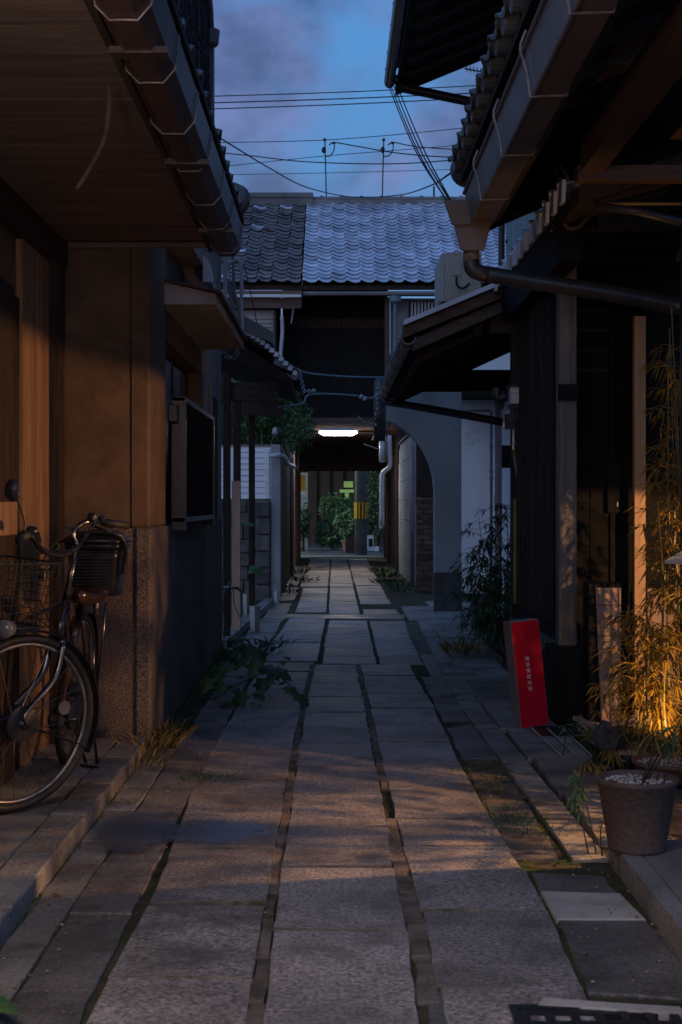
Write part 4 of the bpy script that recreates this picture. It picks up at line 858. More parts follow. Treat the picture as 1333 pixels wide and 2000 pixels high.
B('board', 'yellow', ys, a.x, b.x, 34.5, 34.53, at(0, 959, 34.5).z, at(0, 927, 34.5).z); MB().tube([at(585, 932, 34.5), at(585, 938, 34.5)], .02, 6).build('hook', 'pipe_pale', ys)
# a lit street lamp of the side street reaches the far bushes
sl = thing('side_street_lamp', 'street lamp of the cross street out of sight left of the passage opening', 'lamp', (-4.5, 37.0, 0))
MB().tube([(-4.5, 37, 0), (-4.5, 37, 4.2), (-4.0, 37, 4.3)], .05, 8).build('pole', 'concrete_pole', sl)
MB().blob((-3.9, 37, 4.28), (.16, .09, .06), 1, 1, 0).build('head', 'pipe_grey', sl)
L = bpy.data.objects.new('side_street_light', bpy.data.lights.new('side_street_light', 'POINT')); C.objects.link(L); L.location = (-3.9, 37, 4.1); L.data.energy = 1000; L.data.color = (.85, 1.0, .92); L.data.shadow_soft_size = .1

# ================================================================== RIGHT FAR: tiled side wall, brick gate, arch wall, pale house
tw = thing('tile_faced_wall', 'blue grey panelled wall with sloping top right of the alley before the passage', 'wall', (1.2, 24, 0))
B('core', 'plaster_arch', tw, 1.175, 1.32, 21.8, 25.95, 0, 2.25)
for r_ in range(7):
    for c_ in range(7):
        y = 21.82 + c_ * .59
        if r_ == 6 and c_ > 5: continue
        B('panel', 'plaster_arch', tw, 1.160 + rnd(-.002, .002), 1.174, y, y + .58, r_ * .33 + .004, r_ * .33 + .324)
MB().hexa([(1.13, 21.7, 2.33), (1.36, 21.7, 2.33), (1.36, 25.95, 2.33), (1.13, 25.95, 2.33), (1.15, 21.7, 2.37), (1.36, 21.7, 2.43), (1.36, 25.95, 2.43), (1.15, 25.95, 2.37)]).build('coping', 'tile_dark', tw)
MB().tube([at(806, 870, 21.2), (at(806, 0, 21.2).x, 21.2, 0.02)], 0.032, 10).build('downpipe', 'pipe_rose', tw, smooth=True)
bg_ = thing('brick_porch', 'brown brick porch wall in shadow behind the arched plaster wall', 'wall', (1.4, 19.5, 0))
B('side', 'wood_dark', bg_, 1.20, 1.75, 21.0, 21.1, 1.35, 3.0)
B('roof_void', 'wood_dark', bg_, 1.45, 2.6, 17.3, 21.2, 2.6, 2.8)
for r_ in range(18):
    for c_ in range(3):
        x = 1.17 + c_ * .20 - (r_ % 2) * .1
        B('brick', 'brick', bg_, max(1.165, x), x + .188, 20.4 + rnd(-.006, .006), 20.5, 0.01 + r_ * .074, .074 + r_ * .074 - .010)
B('mortar_core', 'mortar', bg_, 1.17, 1.75, 20.43, 20.6, 0, 1.34)
aw = thing('arched_wall', 'blue grey plaster wing wall with a quarter arch cut on its left side', 'wall', (1.3, 16.6, 0))
D = 16.5
outl = [(902, 1199), (902, 765), (757, 765), (757, 822)] + [(757 + t * 0, 0) for t in []]
arc = [(757, 822), (772, 829), (790, 840), (806, 853), (820, 869), (831, 887), (840, 907), (846, 930), (849, 960)]
arc = arc + [(849, 1199)]
poly = [at(x, y, D) for x, y in [(902, 1199), (902, 740), (757, 740)] + arc]
poly = [Vector((p.x, p.y, max(0.0, p.z))) for p in poly]
MB().prism(poly, (0, .20, 0)).build('wall', 'plaster_arch', aw, bevel=.006)
a, b = at(847.5, 0, D - .015).x, at(903, 0, D - .015).x
B('plinth', 'stone_dark', aw, a, b, D - .015, D - .001, 0, at(0, 1118, D).z)
ph = thing('pale_house', 'pale mauve plaster house wall behind the bamboo clump on the right', 'house', (2.0, 18.6, 0))
B('wall', 'plaster_pale', ph, at(880, 0, 18.4).x, 2.8, 18.4, 18.8, 0, 3.6)
B('plinth', 'stone_dark', ph, at(880, 0, 18.38).x, 2.8, 18.375, 18.398, 0, .10)
D = 18.2
MB().tube(curve_pts([at(985, 792, D), at(977, 793, D), at(974, 800, D), at(974, 812, D), at(974, 1190, D)], 5), .045, 10).build('drainpipe', 'pipe_rose', ph, smooth=True)
cd = MB(); cd.tube([at(900, 803, D), at(955, 802, D), at(960, 806, D), at(960, 1190, D)], .018, 8)
cd.build('conduit', 'wire_blue', ph, smooth=True)
for y in (870, 920, 932): MB().tube([at(960, y, D), at(960, y + 4, D)], .028, 8).build('pipe_clip', 'pipe_grey', ph)
MB().tube([at(900, 795, D), at(900, 808, D)], .02, 8).build('conduit_end', 'pipe_grey', ph)

# ================================================================== RIGHT MIDDLE: dark townhouse with low tiled eave
th = thing('middle_townhouse', 'dark townhouse with a low tiled eave reaching over the alley on the right', 'house', (1.6, 13, 0))
EX, EZ = 0.575, 2.455
def zs(x): return EZ + .02 + (x - EX) * 0.46
rf = MB().hexa([(EX, 10.25, zs(EX) - .10), (2.4, 10.25, zs(2.4) - .10), (2.4, 15.4, zs(2.4) - .10), (EX, 15.4, zs(EX) - .10), (EX, 10.25, zs(EX)), (2.4, 10.25, zs(2.4)), (2.4, 15.4, zs(2.4)), (EX, 15.4, zs(EX))]).build('roof', 'wood_dark', th)
lay_tiles(rf, (EX - .03, 15.4, zs(EX) + .02), (0, -1, 0), (1, 0, .46), 19, 6, T_DARK, cw=.268)
bb = MB().prism([(EX - .09, 10.12, EZ - .02), (1.32, 10.12, zs(1.32) - .045), (1.32, 10.12, zs(1.32) + .045), (EX - .09, 10.12, EZ + .06)], (0, .12, 0)).build('bargeboard', 'wood_brown', rf)
MB().prism([(EX - .02, 10.16, EZ - .11), (1.32, 10.16, zs(1.32) - .14), (1.32, 10.16, zs(1.32) - .05), (EX - .02, 10.16, EZ - .03)], (0, .06, 0)).build('lower_bargeboard', 'wood_dark_h', rf)
MB().prism([(EX - .09, 10.08, EZ + .065), (1.32, 10.08, zs(1.32) + .05), (1.32, 10.08, zs(1.32) + .085), (EX - .09, 10.08, EZ + .10)], (0, .30, 0)).build('verge_tiles', 'tile', rf)
for k in range(10):
    y = 10.7 + k * .51; MB().hexa([(EX + .03, y, zs(EX) - .17), (2.3, y, zs(2.3) - .19), (2.3, y + .06, zs(2.3) - .19), (EX + .03, y + .06, zs(EX) - .17), (EX + .03, y, zs(EX) - .102), (2.3, y, zs(2.3) - .102), (2.3, y + .06, zs(2.3) - .102), (EX + .03, y + .06, zs(EX) - .102)]).build('rafter', 'wood_dark_h', rf)
gp = MB(); n = 9
prof = [(EX - .05 + .055 * math.cos(math.pi + math.pi * k / n), EZ - .01 + .055 * math.sin(math.pi + math.pi * k / n)) for k in range(n + 1)]
prof += [(EX - .05 + .047 * math.cos(math.pi + math.pi * k / n), EZ - .01 + .047 * math.sin(math.pi + math.pi * k / n)) for k in range(n, -1, -1)]
gp.prism([(x, 10.15, z) for x, z in prof], (0, 5.35, 0)); gg = gp.build('gutter', 'gutter', th)
for k in range(7):
    y = 10.4 + k * .82
    MB().tube([(EX - .108, y, EZ), (EX - .09, y, EZ - .055), (EX - .05, y, EZ - .072), (EX - .01, y, EZ - .055), (EX + .02, y, EZ + .02)], .006, 5).build('gutter_bracket', 'bracket', gg)
MB().tube([at(753, 770, 15.55), at(757, 785, 15.5), at(820, 795, 15.2), at(985, 825, 14.5)], .042, 10).build('drain_pipe', 'pipe_black', th, smooth=True)
B('beam', 'wood_brown', th, at(956, 0, 10.4).x, at(1095, 0, 10.4).x, 10.35, 10.47, at(0, 650, 10.4).z, at(0, 612, 10.4).z)
B('strut', 'wood_dark_h', th, at(925, 0, 10.4).x, at(941, 0, 10.4).x, 10.35, 10.45, at(0, 653, 10.4).z, at(0, 618, 10.4).z)
B('lower_beam', 'black_paint', th, 0.80, 2.4, 15.2, 15.35, at(0, 765, 15.3).z, at(0, 724, 15.3).z)
B('gable_board', 'black_paint', th, 1.9, 2.4, 10.55, 15.3, 0, 2.95)
B('wall', 'black_paint', th, 1.90, 2.6, 12.0, 15.3, 0.0, 3.1)
# brackets, pipes and the lamp on the corner
D = 10.15
B('corner_post', 'wood_dark', th, at(1003, 0, D).x, at(1030, 0, D).x, 10.22, 10.34, 0, 2.5, bevel=.006)
B('amber_strip', 'amber_cord', th, at(1004, 0, D).x, at(1010, 0, D).x, 10.20, 10.218, at(0, 898, D).z, at(0, 840, D).z)
B('amber_strip', 'amber_cord', th, at(1005, 0, D).x, at(1013, 0, D).x, 10.20, 10.218, at(0, 1180, D).z, at(0, 975, D).z)
B('pipe_box', 'black_metal', th, at(984, 0, D).x, at(1012, 0, D).x, 10.08, 10.20, at(0, 838, D).z, at(0, 810, D).z, bevel=.004)
B('sign_plate', 'black_paint', th, at(980, 0, D).x, at(998, 0, D).x, 10.12, 10.15, at(0, 914, D).z, at(0, 870, D).z)
mbx = B('meter_box', 'black_metal', th, at(1002, 0, D).x, at(1026, 0, D).x, 10.05, 10.18, at(0, 880, D).z, at(0, 832, D).z, bevel=.008)
MB().tube(curve_pts([at(1006, 895, 10.1), at(1010, 920, 10.08), at(1014, 945, 10.1), at(1018, 962, 10.12)], 4), .014, 8).build('cable', 'pipe_grey', th)
MB().tube([at(1030, 838, 10.1), at(1028, 860, 10.1), at(1031, 890, 10.1)], .008, 6).build('cable', 'pipe_pale', th)
MB().tube(curve_pts([at(970, 757, 10.2), at(971, 772, 10.2), at(976, 778, 10.2), at(990, 775, 10.2)], 4), .03, 8).build('elbow_pipe', 'pipe_black', th, smooth=True)
wl_ = thing('wall_lantern', 'square frosted glass wall lantern, unlit, on the dark corner post at right', 'lantern', at(1010, 772, 10.0))
a, b = at(997, 789, 10.0), at(1020, 756, 10.0)
bx = B('glass', 'lamp_glass', wl_, a.x, b.x, 9.98, 10.12, a.z, b.z, bevel=.003)
B('glass_side', 'lamp_glass', wl_, b.x + .006, b.x + .02, 9.99, 10.11, a.z - .004, b.z - .003)
B('bar', 'white_paint', wl_, a.x + .002, b.x - .002, 9.972, 9.979, at(0, 767, 10).z, at(0, 764.5, 10).z)
B('top_frame', 'black_metal', wl_, a.x - .012, b.x + .025, 9.97, 10.14, b.z + .001, b.z + .016); B('bottom_frame', 'black_metal', wl_, a.x - .01, b.x + .025, 9.975, 10.13, a.z - .03, a.z - .005)
B('bracket', 'black_metal', wl_, a.x + .02, b.x - .02, 10.02, 10.06, a.z - .12, a.z - .031)
# air conditioner on the low roof
ac = thing('air_conditioner', 'pale air conditioner unit sitting on the low tiled roof at right', 'air conditioner', at(900, 585, 13))
c0, c1 = at(870, 590, 13), at(941, 492, 13)
B('body', 'ac', ac, c0.x, c1.x, 13.0, 13.8, c0.z, c1.z, bevel=.012)
gl = B('grille', 'ac', ac, c0.x - .035, c0.x - .002, 13.02, 13.78, c0.z + .01, c1.z - .01, bevel=.004)
for k in range(8): B('fin', 'ac', gl, c0.x - .045, c0.x - .036, 13.04 + k * .092, 13.09 + k * .092, c0.z + .03, c1.z - .03)
for k in range(14): B('rib', 'ac', ac, c0.x + .01 + k * .0225, c0.x + .018 + k * .0225, 12.992, 12.999, c0.z + .02, c0.z + .24)
B('service_panel', 'ac', ac, at(882, 0, 13).x, at(902, 0, 13).x, 12.985, 12.999, at(0, 538, 13).z, at(0, 508, 13).z, bevel=.003)
MB().tube(curve_pts([at(892, 540, 12.97), at(893, 556, 12.96), at(905, 563, 12.96), at(918, 553, 12.98)], 4), .009, 6).build('cable', 'wire', ac)
for x in (c0.x + .04, c1.x - .08): B('foot', 'pipe_grey', ac, x, x + .05, 13.02, 13.78, zs(x) + .04, c0.z - .002)
# upper storey wall with green windows behind
B('upper_wall', 'ac', th, 1.60, 1.71, 9.2, 13.3, 3.05, 5.7)
gwn = B('green_window', 'green_wall', th, 1.57, 1.599, 10.9, 12.9, 3.35, 4.35)
for k in range(6): B('panel', 'green_wall', gwn, 1.56, 1.569, 10.92 + k * .33, 11.23 + k * .33, 3.38, 4.32)
B('sill', 'white_paint', gwn, 1.52, 1.559, 10.85, 12.95, 3.30, 3.335)
MB().tube([(1.55, 13.25, 3.0), (1.55, 13.25, 5.2)], .03, 8).build('corner_pipe', 'pipe_black', th)
MB().tube([at(990, 471, 13.2), at(1018, 471, 13.1)], .025, 8).build('pipe_bracket', 'black_metal', th)
# third roof: the tall eave top right (far end at y = 14.4)
UE, UX, UZ = 14.4, .63, 5.50
def uz(x): return UZ + (x - UX) * .41
def slope(x0, x1, y0, y1, d0, d1, nm, mt, par):
    return MB().hexa([(x0, y0, uz(x0) + d0), (x1, y0, uz(x1) + d0), (x1, y1, uz(x1) + d0), (x0, y1, uz(x0) + d0), (x0, y0, uz(x0) + d1), (x1, y0, uz(x1) + d1), (x1, y1, uz(x1) + d1), (x0, y1, uz(x0) + d1)]).build(nm, mt, par)
te = slope(UX, 2.8, 8.5, UE, .0, .09, 'upper_roof', 'wood_dark', th)
lay_tiles(te, (UX - .09, UE + .05, UZ + .09), (0, -1, 0), (1, 0, .41), 22, 2, T_DARK, cw=.268)
for k in range(22): MB().lathe([(.001, .0), (.042, .004), (.050, 0), (.050, -.03)], (UX - .09, UE - .05 - k * .268, UZ + .11), 10, (-1, 0, .1)).build('end_disc', 'tile_dark', te)
MB().prism([(UX - .08 + .055 * math.cos(math.pi + math.pi * k / 8), 8.5, UZ + .03 + .07 * math.sin(math.pi + math.pi * k / 8)) for k in range(9)], (0, UE - 8.5, 0)).build('upper_gutter', 'gutter_brown', te)
for k in range(10): slope(UX + .08 + k * .2, UX + .27 + k * .2, 8.5, UE - .01, -.02, -.002, 'soffit_board', 'wood_dark', te)
for k in range(12): slope(UX + .05, 2.8, 8.7 + k * .48, 8.75 + k * .48, -.06, -.022, 'rafter', 'wood_dark_h', te)
slope(UX - .02, 2.8, UE + .01, UE + .06, -.09, .10, 'bargeboard', 'wood_dark', te)
MB().tube([at(776, 148, UE), at(781, 163, UE), at(790, 172, UE), at(950, 205, UE), at(1010, 218, UE)], .050, 10).build('upper_drain_pipe', 'pipe_black', te, smooth=True)
B("gable_wall", "black_paint", th, 1.72, 3.2, 9.5, UE - .2, 3.0, 5.93)

# ================================================================== RIGHT NEAR: the machiya with the big eave
rh = thing('machiya_house', 'black wooden townhouse with big tiled eave, box gutter and entrance porch on the near right', 'house', (1.8, 6.5, 0))
TX, TZ = 0.715, EYE + 1.95
YE = 8.35                                           # far end of the big eave
up_r = Vector((1, 0, 0.42)).normalized()
rf = MB().hexa([(TX + .02, 1, TZ - .06), (3.2, 1, TZ + .96), (3.2, YE, TZ + .96), (TX + .02, YE, TZ - .06), (TX + .02, 1, TZ - .02), (3.2, 1, TZ + 1.0), (3.2, YE, TZ + 1.0), (TX + .02, YE, TZ - .02)]).build('roof', 'wood_dark', rh)
lay_tiles(rf, (TX - .02, YE, TZ), (0, -1, 0), up_r, 27, 3, T_DARK, cw=.268)
for k in range(27):
    MB().lathe([(.001, 0), (.05, .005), (.06, 0), (.06, -.06)], (TX - .02, YE - .06 - k * .268, TZ + .045), 14, (-1, 0, -.05)).build('end_disc', 'tile_dark', rf, smooth=False)
MB().lathe([(.001, 0), (.08, .02), (.10, 0.0), (.10, -.12)], (TX + .06, YE + .10, TZ + .03), 20, (-.3, 1, 0)).build('corner_ball', 'tile_dark', rf, smooth=True)
# soffit boards, rafters, purlins
for k in range(13):
    x = TX + .18 + k * .165; z = TZ - .10 + (x - TX) * .42
    MB().hexa([(x, 1, z - .02), (x + .16, 1, z + .047), (x + .16, YE - .02, z + .047), (x, YE - .02, z - .02), (x, 1, z - .005), (x + .16, 1, z + .062), (x + .16, YE - .02, z + .062), (x, YE - .02, z - .005)]).build('soffit_board', 'wood_dark', rf)
for k in range(14):
    y = 1.6 + k * .5; x0, x1 = TX + .2, 2.9
    MB().hexa([(x0, y, TZ - .16 + .2 * .42), (x1, y, TZ - .16 + (x1 - TX) * .42), (x1, y + .05, TZ - .16 + (x1 - TX) * .42), (x0, y + .05, TZ - .16 + .2 * .42),
               (x0, y, TZ - .12 + .2 * .42), (x1, y, TZ - .12 + (x1 - TX) * .42), (x1, y + .05, TZ - .12 + (x1 - TX) * .42), (x0, y + .05, TZ - .12 + .2 * .42)]).build('rafter', 'wood_dark_h', rf)
B('fascia', 'wood_dark_h', rf, TX + .20, TX + .235, 1, YE - .01, TZ - .31, TZ - .075)
B('purlin', 'wood_brown', rh, 1.19, 1.30, 1, 6.90, 2.86, 3.02)
B('purlin', 'wood_brown', rh, 1.62, 1.72, 1, 6.90, 3.02, 3.16)
B('cross_beam', 'wood_brown', rh, 1.18, 2.8, 6.91, 7.01, at(0, 350, 6.91).z, at(0, 322, 6.91).z)
B('transom_wall', 'black_paint', rh, 1.31, 3.2, 7.02, 7.05, 2.92, 3.55)
B('gable_wall', 'black_paint', rh, 1.26, 3.2, 8.0, 8.1, 2.9, 3.9)
MB().hexa([(.90, YE, 2.86), (1.75, YE, 3.22), (1.75, YE + .04, 3.22), (.90, YE + .04, 2.86), (.90, YE, 3.19), (1.75, YE, 3.55), (1.75, YE + .04, 3.55), (.90, YE + .04, 3.19)]).build('bargeboard', 'wood_dark', rf)
# box gutter
GX = 0.735
gp = [(GX, TZ - .19), (GX + .035, TZ - .365), (GX + .155, TZ - .365), (GX + .175, TZ - .20)]
gin = [(GX + .165, TZ - .20), (GX + .147, TZ - .355), (GX + .043, TZ - .355), (GX + .012, TZ - .19)]
gut = MB().prism([(x, 1.0, z) for x, z in gp + gin], (0, 7.05, 0)).build('gutter', 'gutter', rh)
MB().prism([(x, 8.05, z) for x, z in gp], (0, .02, 0)).build('gutter_end', 'gutter', gut)
MB().tube([(GX - .004, 1, TZ - .187), (GX - .004, 8.06, TZ - .187)], .011, 8).build('gutter_lip', 'gutter', gut)
MB().tube([(GX + .033, 1, TZ - .367), (GX + .033, 8.06, TZ - .367)], .008, 6).build('gutter_bead', 'gutter', gut)
for k in range(8):
    y = 7.35 - k * .93
    MB().tube([(GX + .002, y, TZ - .12), (GX - .018, y, TZ - .17), (GX - .020, y, TZ - .20), (GX + .006, y, TZ - .285), (GX + .018, y, TZ - .378), (GX + .06, y, TZ - .374), (GX + .158, y, TZ - .372), (GX + .182, y, TZ - .28)], .0052, 6).build('gutter_bracket', 'bracket', gut)
# hopper, elbow and the slanting pipe
D = 8.15
hp = MB().hexa([tuple(at(x, y, d)) for x, y, d in [(900, 490, 8.08), (946, 490, 8.08), (946, 490, 8.26), (900, 490, 8.26), (886, 436, 8.04), (960, 436, 8.04), (960, 436, 8.3), (886, 436, 8.3)]]).build('hopper', 'gutter', rh, bevel=.006)
MB().hexa([tuple(at(x, y, d)) for x, y, d in [(884, 440, 8.02), (962, 440, 8.02), (962, 440, 8.32), (884, 440, 8.32), (866, 392, 7.99), (962, 388, 7.99), (962, 388, 8.34), (866, 392, 8.34)]]).build('hopper_neck', 'gutter', hp, bevel=.006)
MB().tube([at(921, 486, D), at(921, 512, D)], .047, 16).build('outlet', 'gutter', hp, smooth=True)
MB().tube(curve_pts([at(921, 508, D), at(924, 525, D), at(942, 534, D), at(965, 538, D), at(1060, 553, 7.95), at(1200, 574, 7.7), at(1345, 602, 7.4)], 6), [.046] * 200 if False else .047, 16).build('slanting_pipe', 'pipe_black', rh, smooth=True)
MB().tube([at(918, 498, 8.10), at(920, 508, 8.10)], .006, 6).build('bolt', 'steel', hp)
MB().tube([at(1105, 550, 7.80), at(1105, 551.5, 7.78)], .006, 6).build('screw', 'steel', rh)
# wall line on the alley side (x = 1.28) and main corner post
pg = B('corner_post', 'post_grey', rh, at(1092, 0, 8.22).x, at(1127, 0, 8.22).x, 8.22, 8.34, .43, 2.72, bevel=.004)
B('post_fin', 'steel_dull', pg, at(1089.5, 0, 8.3).x, at(1091.5, 0, 8.3).x, 8.30, 8.34, .9, 2.0)
B('post_collar', 'black_paint', pg, at(1091, 0, 8.2).x, at(1129, 0, 8.2).x, 8.20, 8.219, at(0, 782, 8.2).z, at(0, 750, 8.2).z)
B('base_block', 'black_paint', rh, at(1080, 0, 8.15).x, at(1151, 0, 8.15).x, 8.15, 8.45, 0.0, .43, bevel=.006)
sd = B('side_wall', 'black_paint', rh, 1.31, 1.36, 8.46, 10.2, 0.35, 2.75)
for k in range(12):
    y = 8.5 + k * .14; B('lattice_bar', 'wood_dark', sd, 1.285, 1.309, y, y + .05, .55, 2.6)
B('sill', 'post_grey', rh, 1.24, 1.309, 8.46, 10.1, .38, .44); B('sill_step', 'wood_dark', rh, 1.27, 1.35, 8.46, 10.1, 0.0, .375)
# entrance wall, facing the camera
ew = B('entrance_wall', 'black_paint', rh, 1.365, 2.9, 8.62, 8.70, 0, 3.2)
for k in range(8):
    x = 1.43 + k * .115
    if x < 1.78: B('board', 'black_paint', ew, x, x + .109, 8.605, 8.618, 0.02, 2.6)
for x in (1.40, 1.66): B('stile', 'black_paint', ew, x, x + .028, 8.57, 8.603, 0.0, 2.62)
for k in range(4): B('lattice_rail', 'wood_dark', ew, 1.43, 1.65, 8.58, 8.60, 2.05 + k * .12, 2.07 + k * .12)
im = thing('intercom_box', 'dark flat box mounted on the boarded entrance wall left of the amber post', 'box', at(1198, 1005, 8.55))
a, b = at(1186, 1003, 8.55), at(1212, 902, 8.55)
B('case', 'black_paint', im, a.x, b.x, 8.53, 8.60, a.z, b.z, bevel=.006); B('button', 'pipe_pale', im, at(1207, 0, 8.5).x, at(1209.5, 0, 8.5).x, 8.522, 8.529, at(0, 989, 8.5).z, at(0, 981, 8.5).z)
am = B('amber_post', 'amber_post', rh, at(1240, 0, 8.3).x, at(1262, 0, 8.3).x, 8.30, 8.36, 0.02, 2.35, bevel=.003)
B('inner_wall', 'black_paint', rh, 1.83, 2.6, 8.40, 8.50, 0, 3.0)
B('low_panel', 'beige_board', rh, at(1266, 0, 8.32).x, at(1340, 0, 8.32).x, 8.33, 8.39, 0.02, at(0, 1150, 8.3).z)
# porch roof over the entrance (eave at x = 1.17)
pr = MB().hexa([(1.20, 7.0, 2.74), (2.9, 7.0, 3.25), (2.9, 10.2, 3.25), (1.20, 10.2, 2.74), (1.20, 7.0, 2.82), (2.9, 7.0, 3.33), (2.9, 10.2, 3.33), (1.20, 10.2, 2.82)]).build('porch_roof', 'wood_dark', rh)
lay_tiles(pr, (1.155, 10.2, 2.82), (0, -1, 0), (1, 0, .30), 11, 3, T_BLUE, cw=.268)
for k in range(12):
    y = 10.06 - k * .268
    MB().prism([(1.125, y - .065, 2.86), (1.125, y + .065, 2.86), (1.125, y + .04, 2.755), (1.125, y - .04, 2.755)], (.02, 0, 0)).build('end_plate', 'tile', pr)
MB().hexa([(1.20, 7.6, 2.55), (1.32, 7.6, 2.55), (1.32, 10.2, 2.55), (1.20, 10.2, 2.55), (1.18, 7.6, 2.73), (1.34, 7.6, 2.735), (1.34, 10.2, 2.735), (1.18, 10.2, 2.73)]).build('eave_beam', 'black_paint', pr)
for k in range(6): B('rafter', 'black_paint', pr, 1.35, 2.8, 7.3 + k * .5, 7.36 + k * .5, 2.66, 2.739)
MB().hexa([(1.345, 7.2, 2.25), (2.6, 7.2, 2.25), (2.6, 7.25, 2.25), (1.345, 7.25, 2.25), (1.345, 7.2, 2.3), (2.6, 7.2, 2.3), (2.6, 7.25, 2.3), (1.345, 7.25, 2.3)])
MB().tube([at(1163, 402, 7.1), at(1240, 412, 7.05), at(1345, 438, 7.0)], .022, 8).build('thin_pipe', 'pipe_black', rh, smooth=True)
MB().tube([at(1170, 398, 7.15), at(1345, 398, 7.15)], .008, 6).build('amber_cable', 'amber_cord', rh)
bp = thing('black_pipe_post', 'slim black vertical post at the right frame edge in front of the lit bamboo', 'post', (1.70, 7.0, 0))
MB().tube([(1.716, 7.0, 0.0), (1.716, 7.0, 2.62)], .019, 12).build('post', 'pipe_black', bp, smooth=True)
MB().tube([(1.716, 7.0, 0.0), (1.716, 7.0, 0.02)], .04, 12).build('foot', 'pipe_black', bp, smooth=True)
# cable coil with insulators under the eave
cc = thing('cable_coil', 'tangled coil of old cables with insulators under the big right eave', 'cables', at(1110, 410, 7.6))
D = 7.6
for k, (pp, r_, mt) in enumerate([([(1085, 330), (1100, 380), (1098, 420), (1110, 445), (1135, 440), (1150, 415), (1140, 385)], .012, 'wood_brown'),
        ([(1092, 320), (1110, 350), (1113, 375), (1105, 400), (1085, 410)], .009, 'amber_cord'), ([(1070, 385), (1075, 430), (1100, 450), (1130, 435), (1128, 405), (1110, 395)], .011, 'wire'),
        ([(1130, 380), (1145, 390), (1152, 410), (1143, 420), (1165, 402)], .013, 'wood_amber'), ([(1120, 340), (1125, 390), (1140, 430), (1160, 410)], .008, 'wire'), ([(1075, 450), (1095, 455), (1120, 445), (1132, 425)], .007, 'amber_cord')]):
    MB().tube(curve_pts([at(x, y, D + .03 * k) for x, y in pp], 5), r_, 7).build('cable', mt, cc, smooth=True)
for x, y in [(1095, 372), (1118, 382), (1148, 378), (1100, 405)]: MB().lathe([(.012, 0), (.024, .01), (.026, .04), (.012, .055)], at(x, y, 7.5), 10, (0, 0, 1)).build('insulator', 'pipe_grey', cc, smooth=True)
MB().blob(at(1107, 405, 7.72), (.05, .04, .05), 5, 2, .4).build('nest_clump', 'dry_grass', cc)

# ================================================================== SIGNS AND SMALL THINGS ON THE RIGHT
rsn = thing('red_sign', 'leaning red box sign with six small white characters on the right pavement', 'sign')
W, Hh, T = .170, .590, .10
B('side_shell', 'sign_side', rsn, -W / 2, W / 2, .002, T, 0, Hh, bevel=.003)
B('face_rim', 'sign_side', rsn, -W / 2 + .0005, W / 2 - .0005, -.0025, .0012, .0008, Hh - .0015)
B('face', 'red_face', rsn, -W / 2 + .002, W / 2 - .002, -.004, .0015, .003, Hh - .004)
def text_mesh(txt, size, mat, parent, loc, rot, name='lettering'):
    cu = bpy.data.curves.new(name, 'FONT'); cu.body = txt; cu.size = size; cu.align_x = 'CENTER'; cu.align_y = 'CENTER'; cu.extrude = .0005
    to = bpy.data.objects.new(name, cu); C.objects.link(to)
    dg_ = bpy.context.evaluated_depsgraph_get(); me = bpy.data.meshes.new_from_object(to.evaluated_get(dg_)); me.name = name
    C.objects.unlink(to); bpy.data.objects.remove(to); me.materials.clear(); me.materials.append(M[mat])
    o = bpy.data.objects.new(name, me); C.objects.link(o); o.parent = parent; o.location = loc; o.rotation_euler = rot
    return o
for k, ch in enumerate('福造留館内奈'):
    text_mesh(ch, .026, 'white_print', rsn, (-.008, -.0052, .378 - k * .0335), (R(90), 0, 0), 'character')
p0, p1 = gr(1017, 1426, .015), gr(1074, 1418, .015)
rsn.location = ((p0.x + p1.x) / 2, (p0.y + p1.y) / 2, .022); rsn.rotation_euler = (R(-3), R(-5.0), R(-2) + math.atan2(p1.y - p0.y, p1.x - p0.x) * .55)
bs = thing('beige_sign', 'tall beige faced sign in a dark box beside the black pillar base', 'sign', at(1190, 1414, 7.9))
B('dark_box', 'black_paint', bs, at(1151, 0, 7.9).x, at(1213, 0, 7.9).x, 7.92, 8.1, .02, at(0, 1140, 7.92).z, bevel=.004)
P = [at(1175, 1414, 7.9), at(1213, 1414, 7.9), at(1213, 1148, 7.9), at(1164, 1148, 7.9)]
P = [Vector((p.x, 7.895, max(.022, p.z))) for p in P]
fc = MB().prism(P, (0, .022, 0)).build('face', 'beige_board', bs)
for y in (1181, 1241): B('seam', 'wood_brown', fc, at(1167, 0, 7.89).x, at(1212, 0, 7.89).x, 7.890, 7.8945, at(0, y + 1.3, 7.9).z, at(0, y, 7.9).z)
# drain with studded strips in front of the entrance
se = thing('studded_mat', 'row of studded metal strips over a dark drain slot beside the red sign', 'mat', gr(1100, 1450))
B('drain_slot', 'iron', se, gr(1048, 1436).x, gr(1170, 1436).x, gr(0, 1443).y, gr(0, 1424).y, .013, .017)
for k in range(4):
    a, b = gr(1040 + k * 30, 1424, .018), gr(1096 + k * 30, 1478, .018)
    st2 = MB().add([(a.x - .004, a.y, .016), (a.x + .004, a.y, .016), (b.x + .004, b.y, .016), (b.x - .004, b.y, .016), (a.x - .004, a.y, .021), (a.x + .004, a.y, .021), (b.x + .004, b.y, .021), (b.x - .004, b.y, .021)], [(0, 1, 2, 3), (4, 5, 6, 7), (0, 1, 5, 4), (1, 2, 6, 5), (2, 3, 7, 6), (3, 0, 4, 7)]).build('strip', 'pipe_grey', se)
    mb = MB()
    for j in range(26):
        p = a.lerp(b, j / 25); mb.blob((p.x, p.y, .023), (.0045, .006, .004), 1, 1, 0)
    mb.build('studs', 'pipe_pale', st2, kind='stuff')
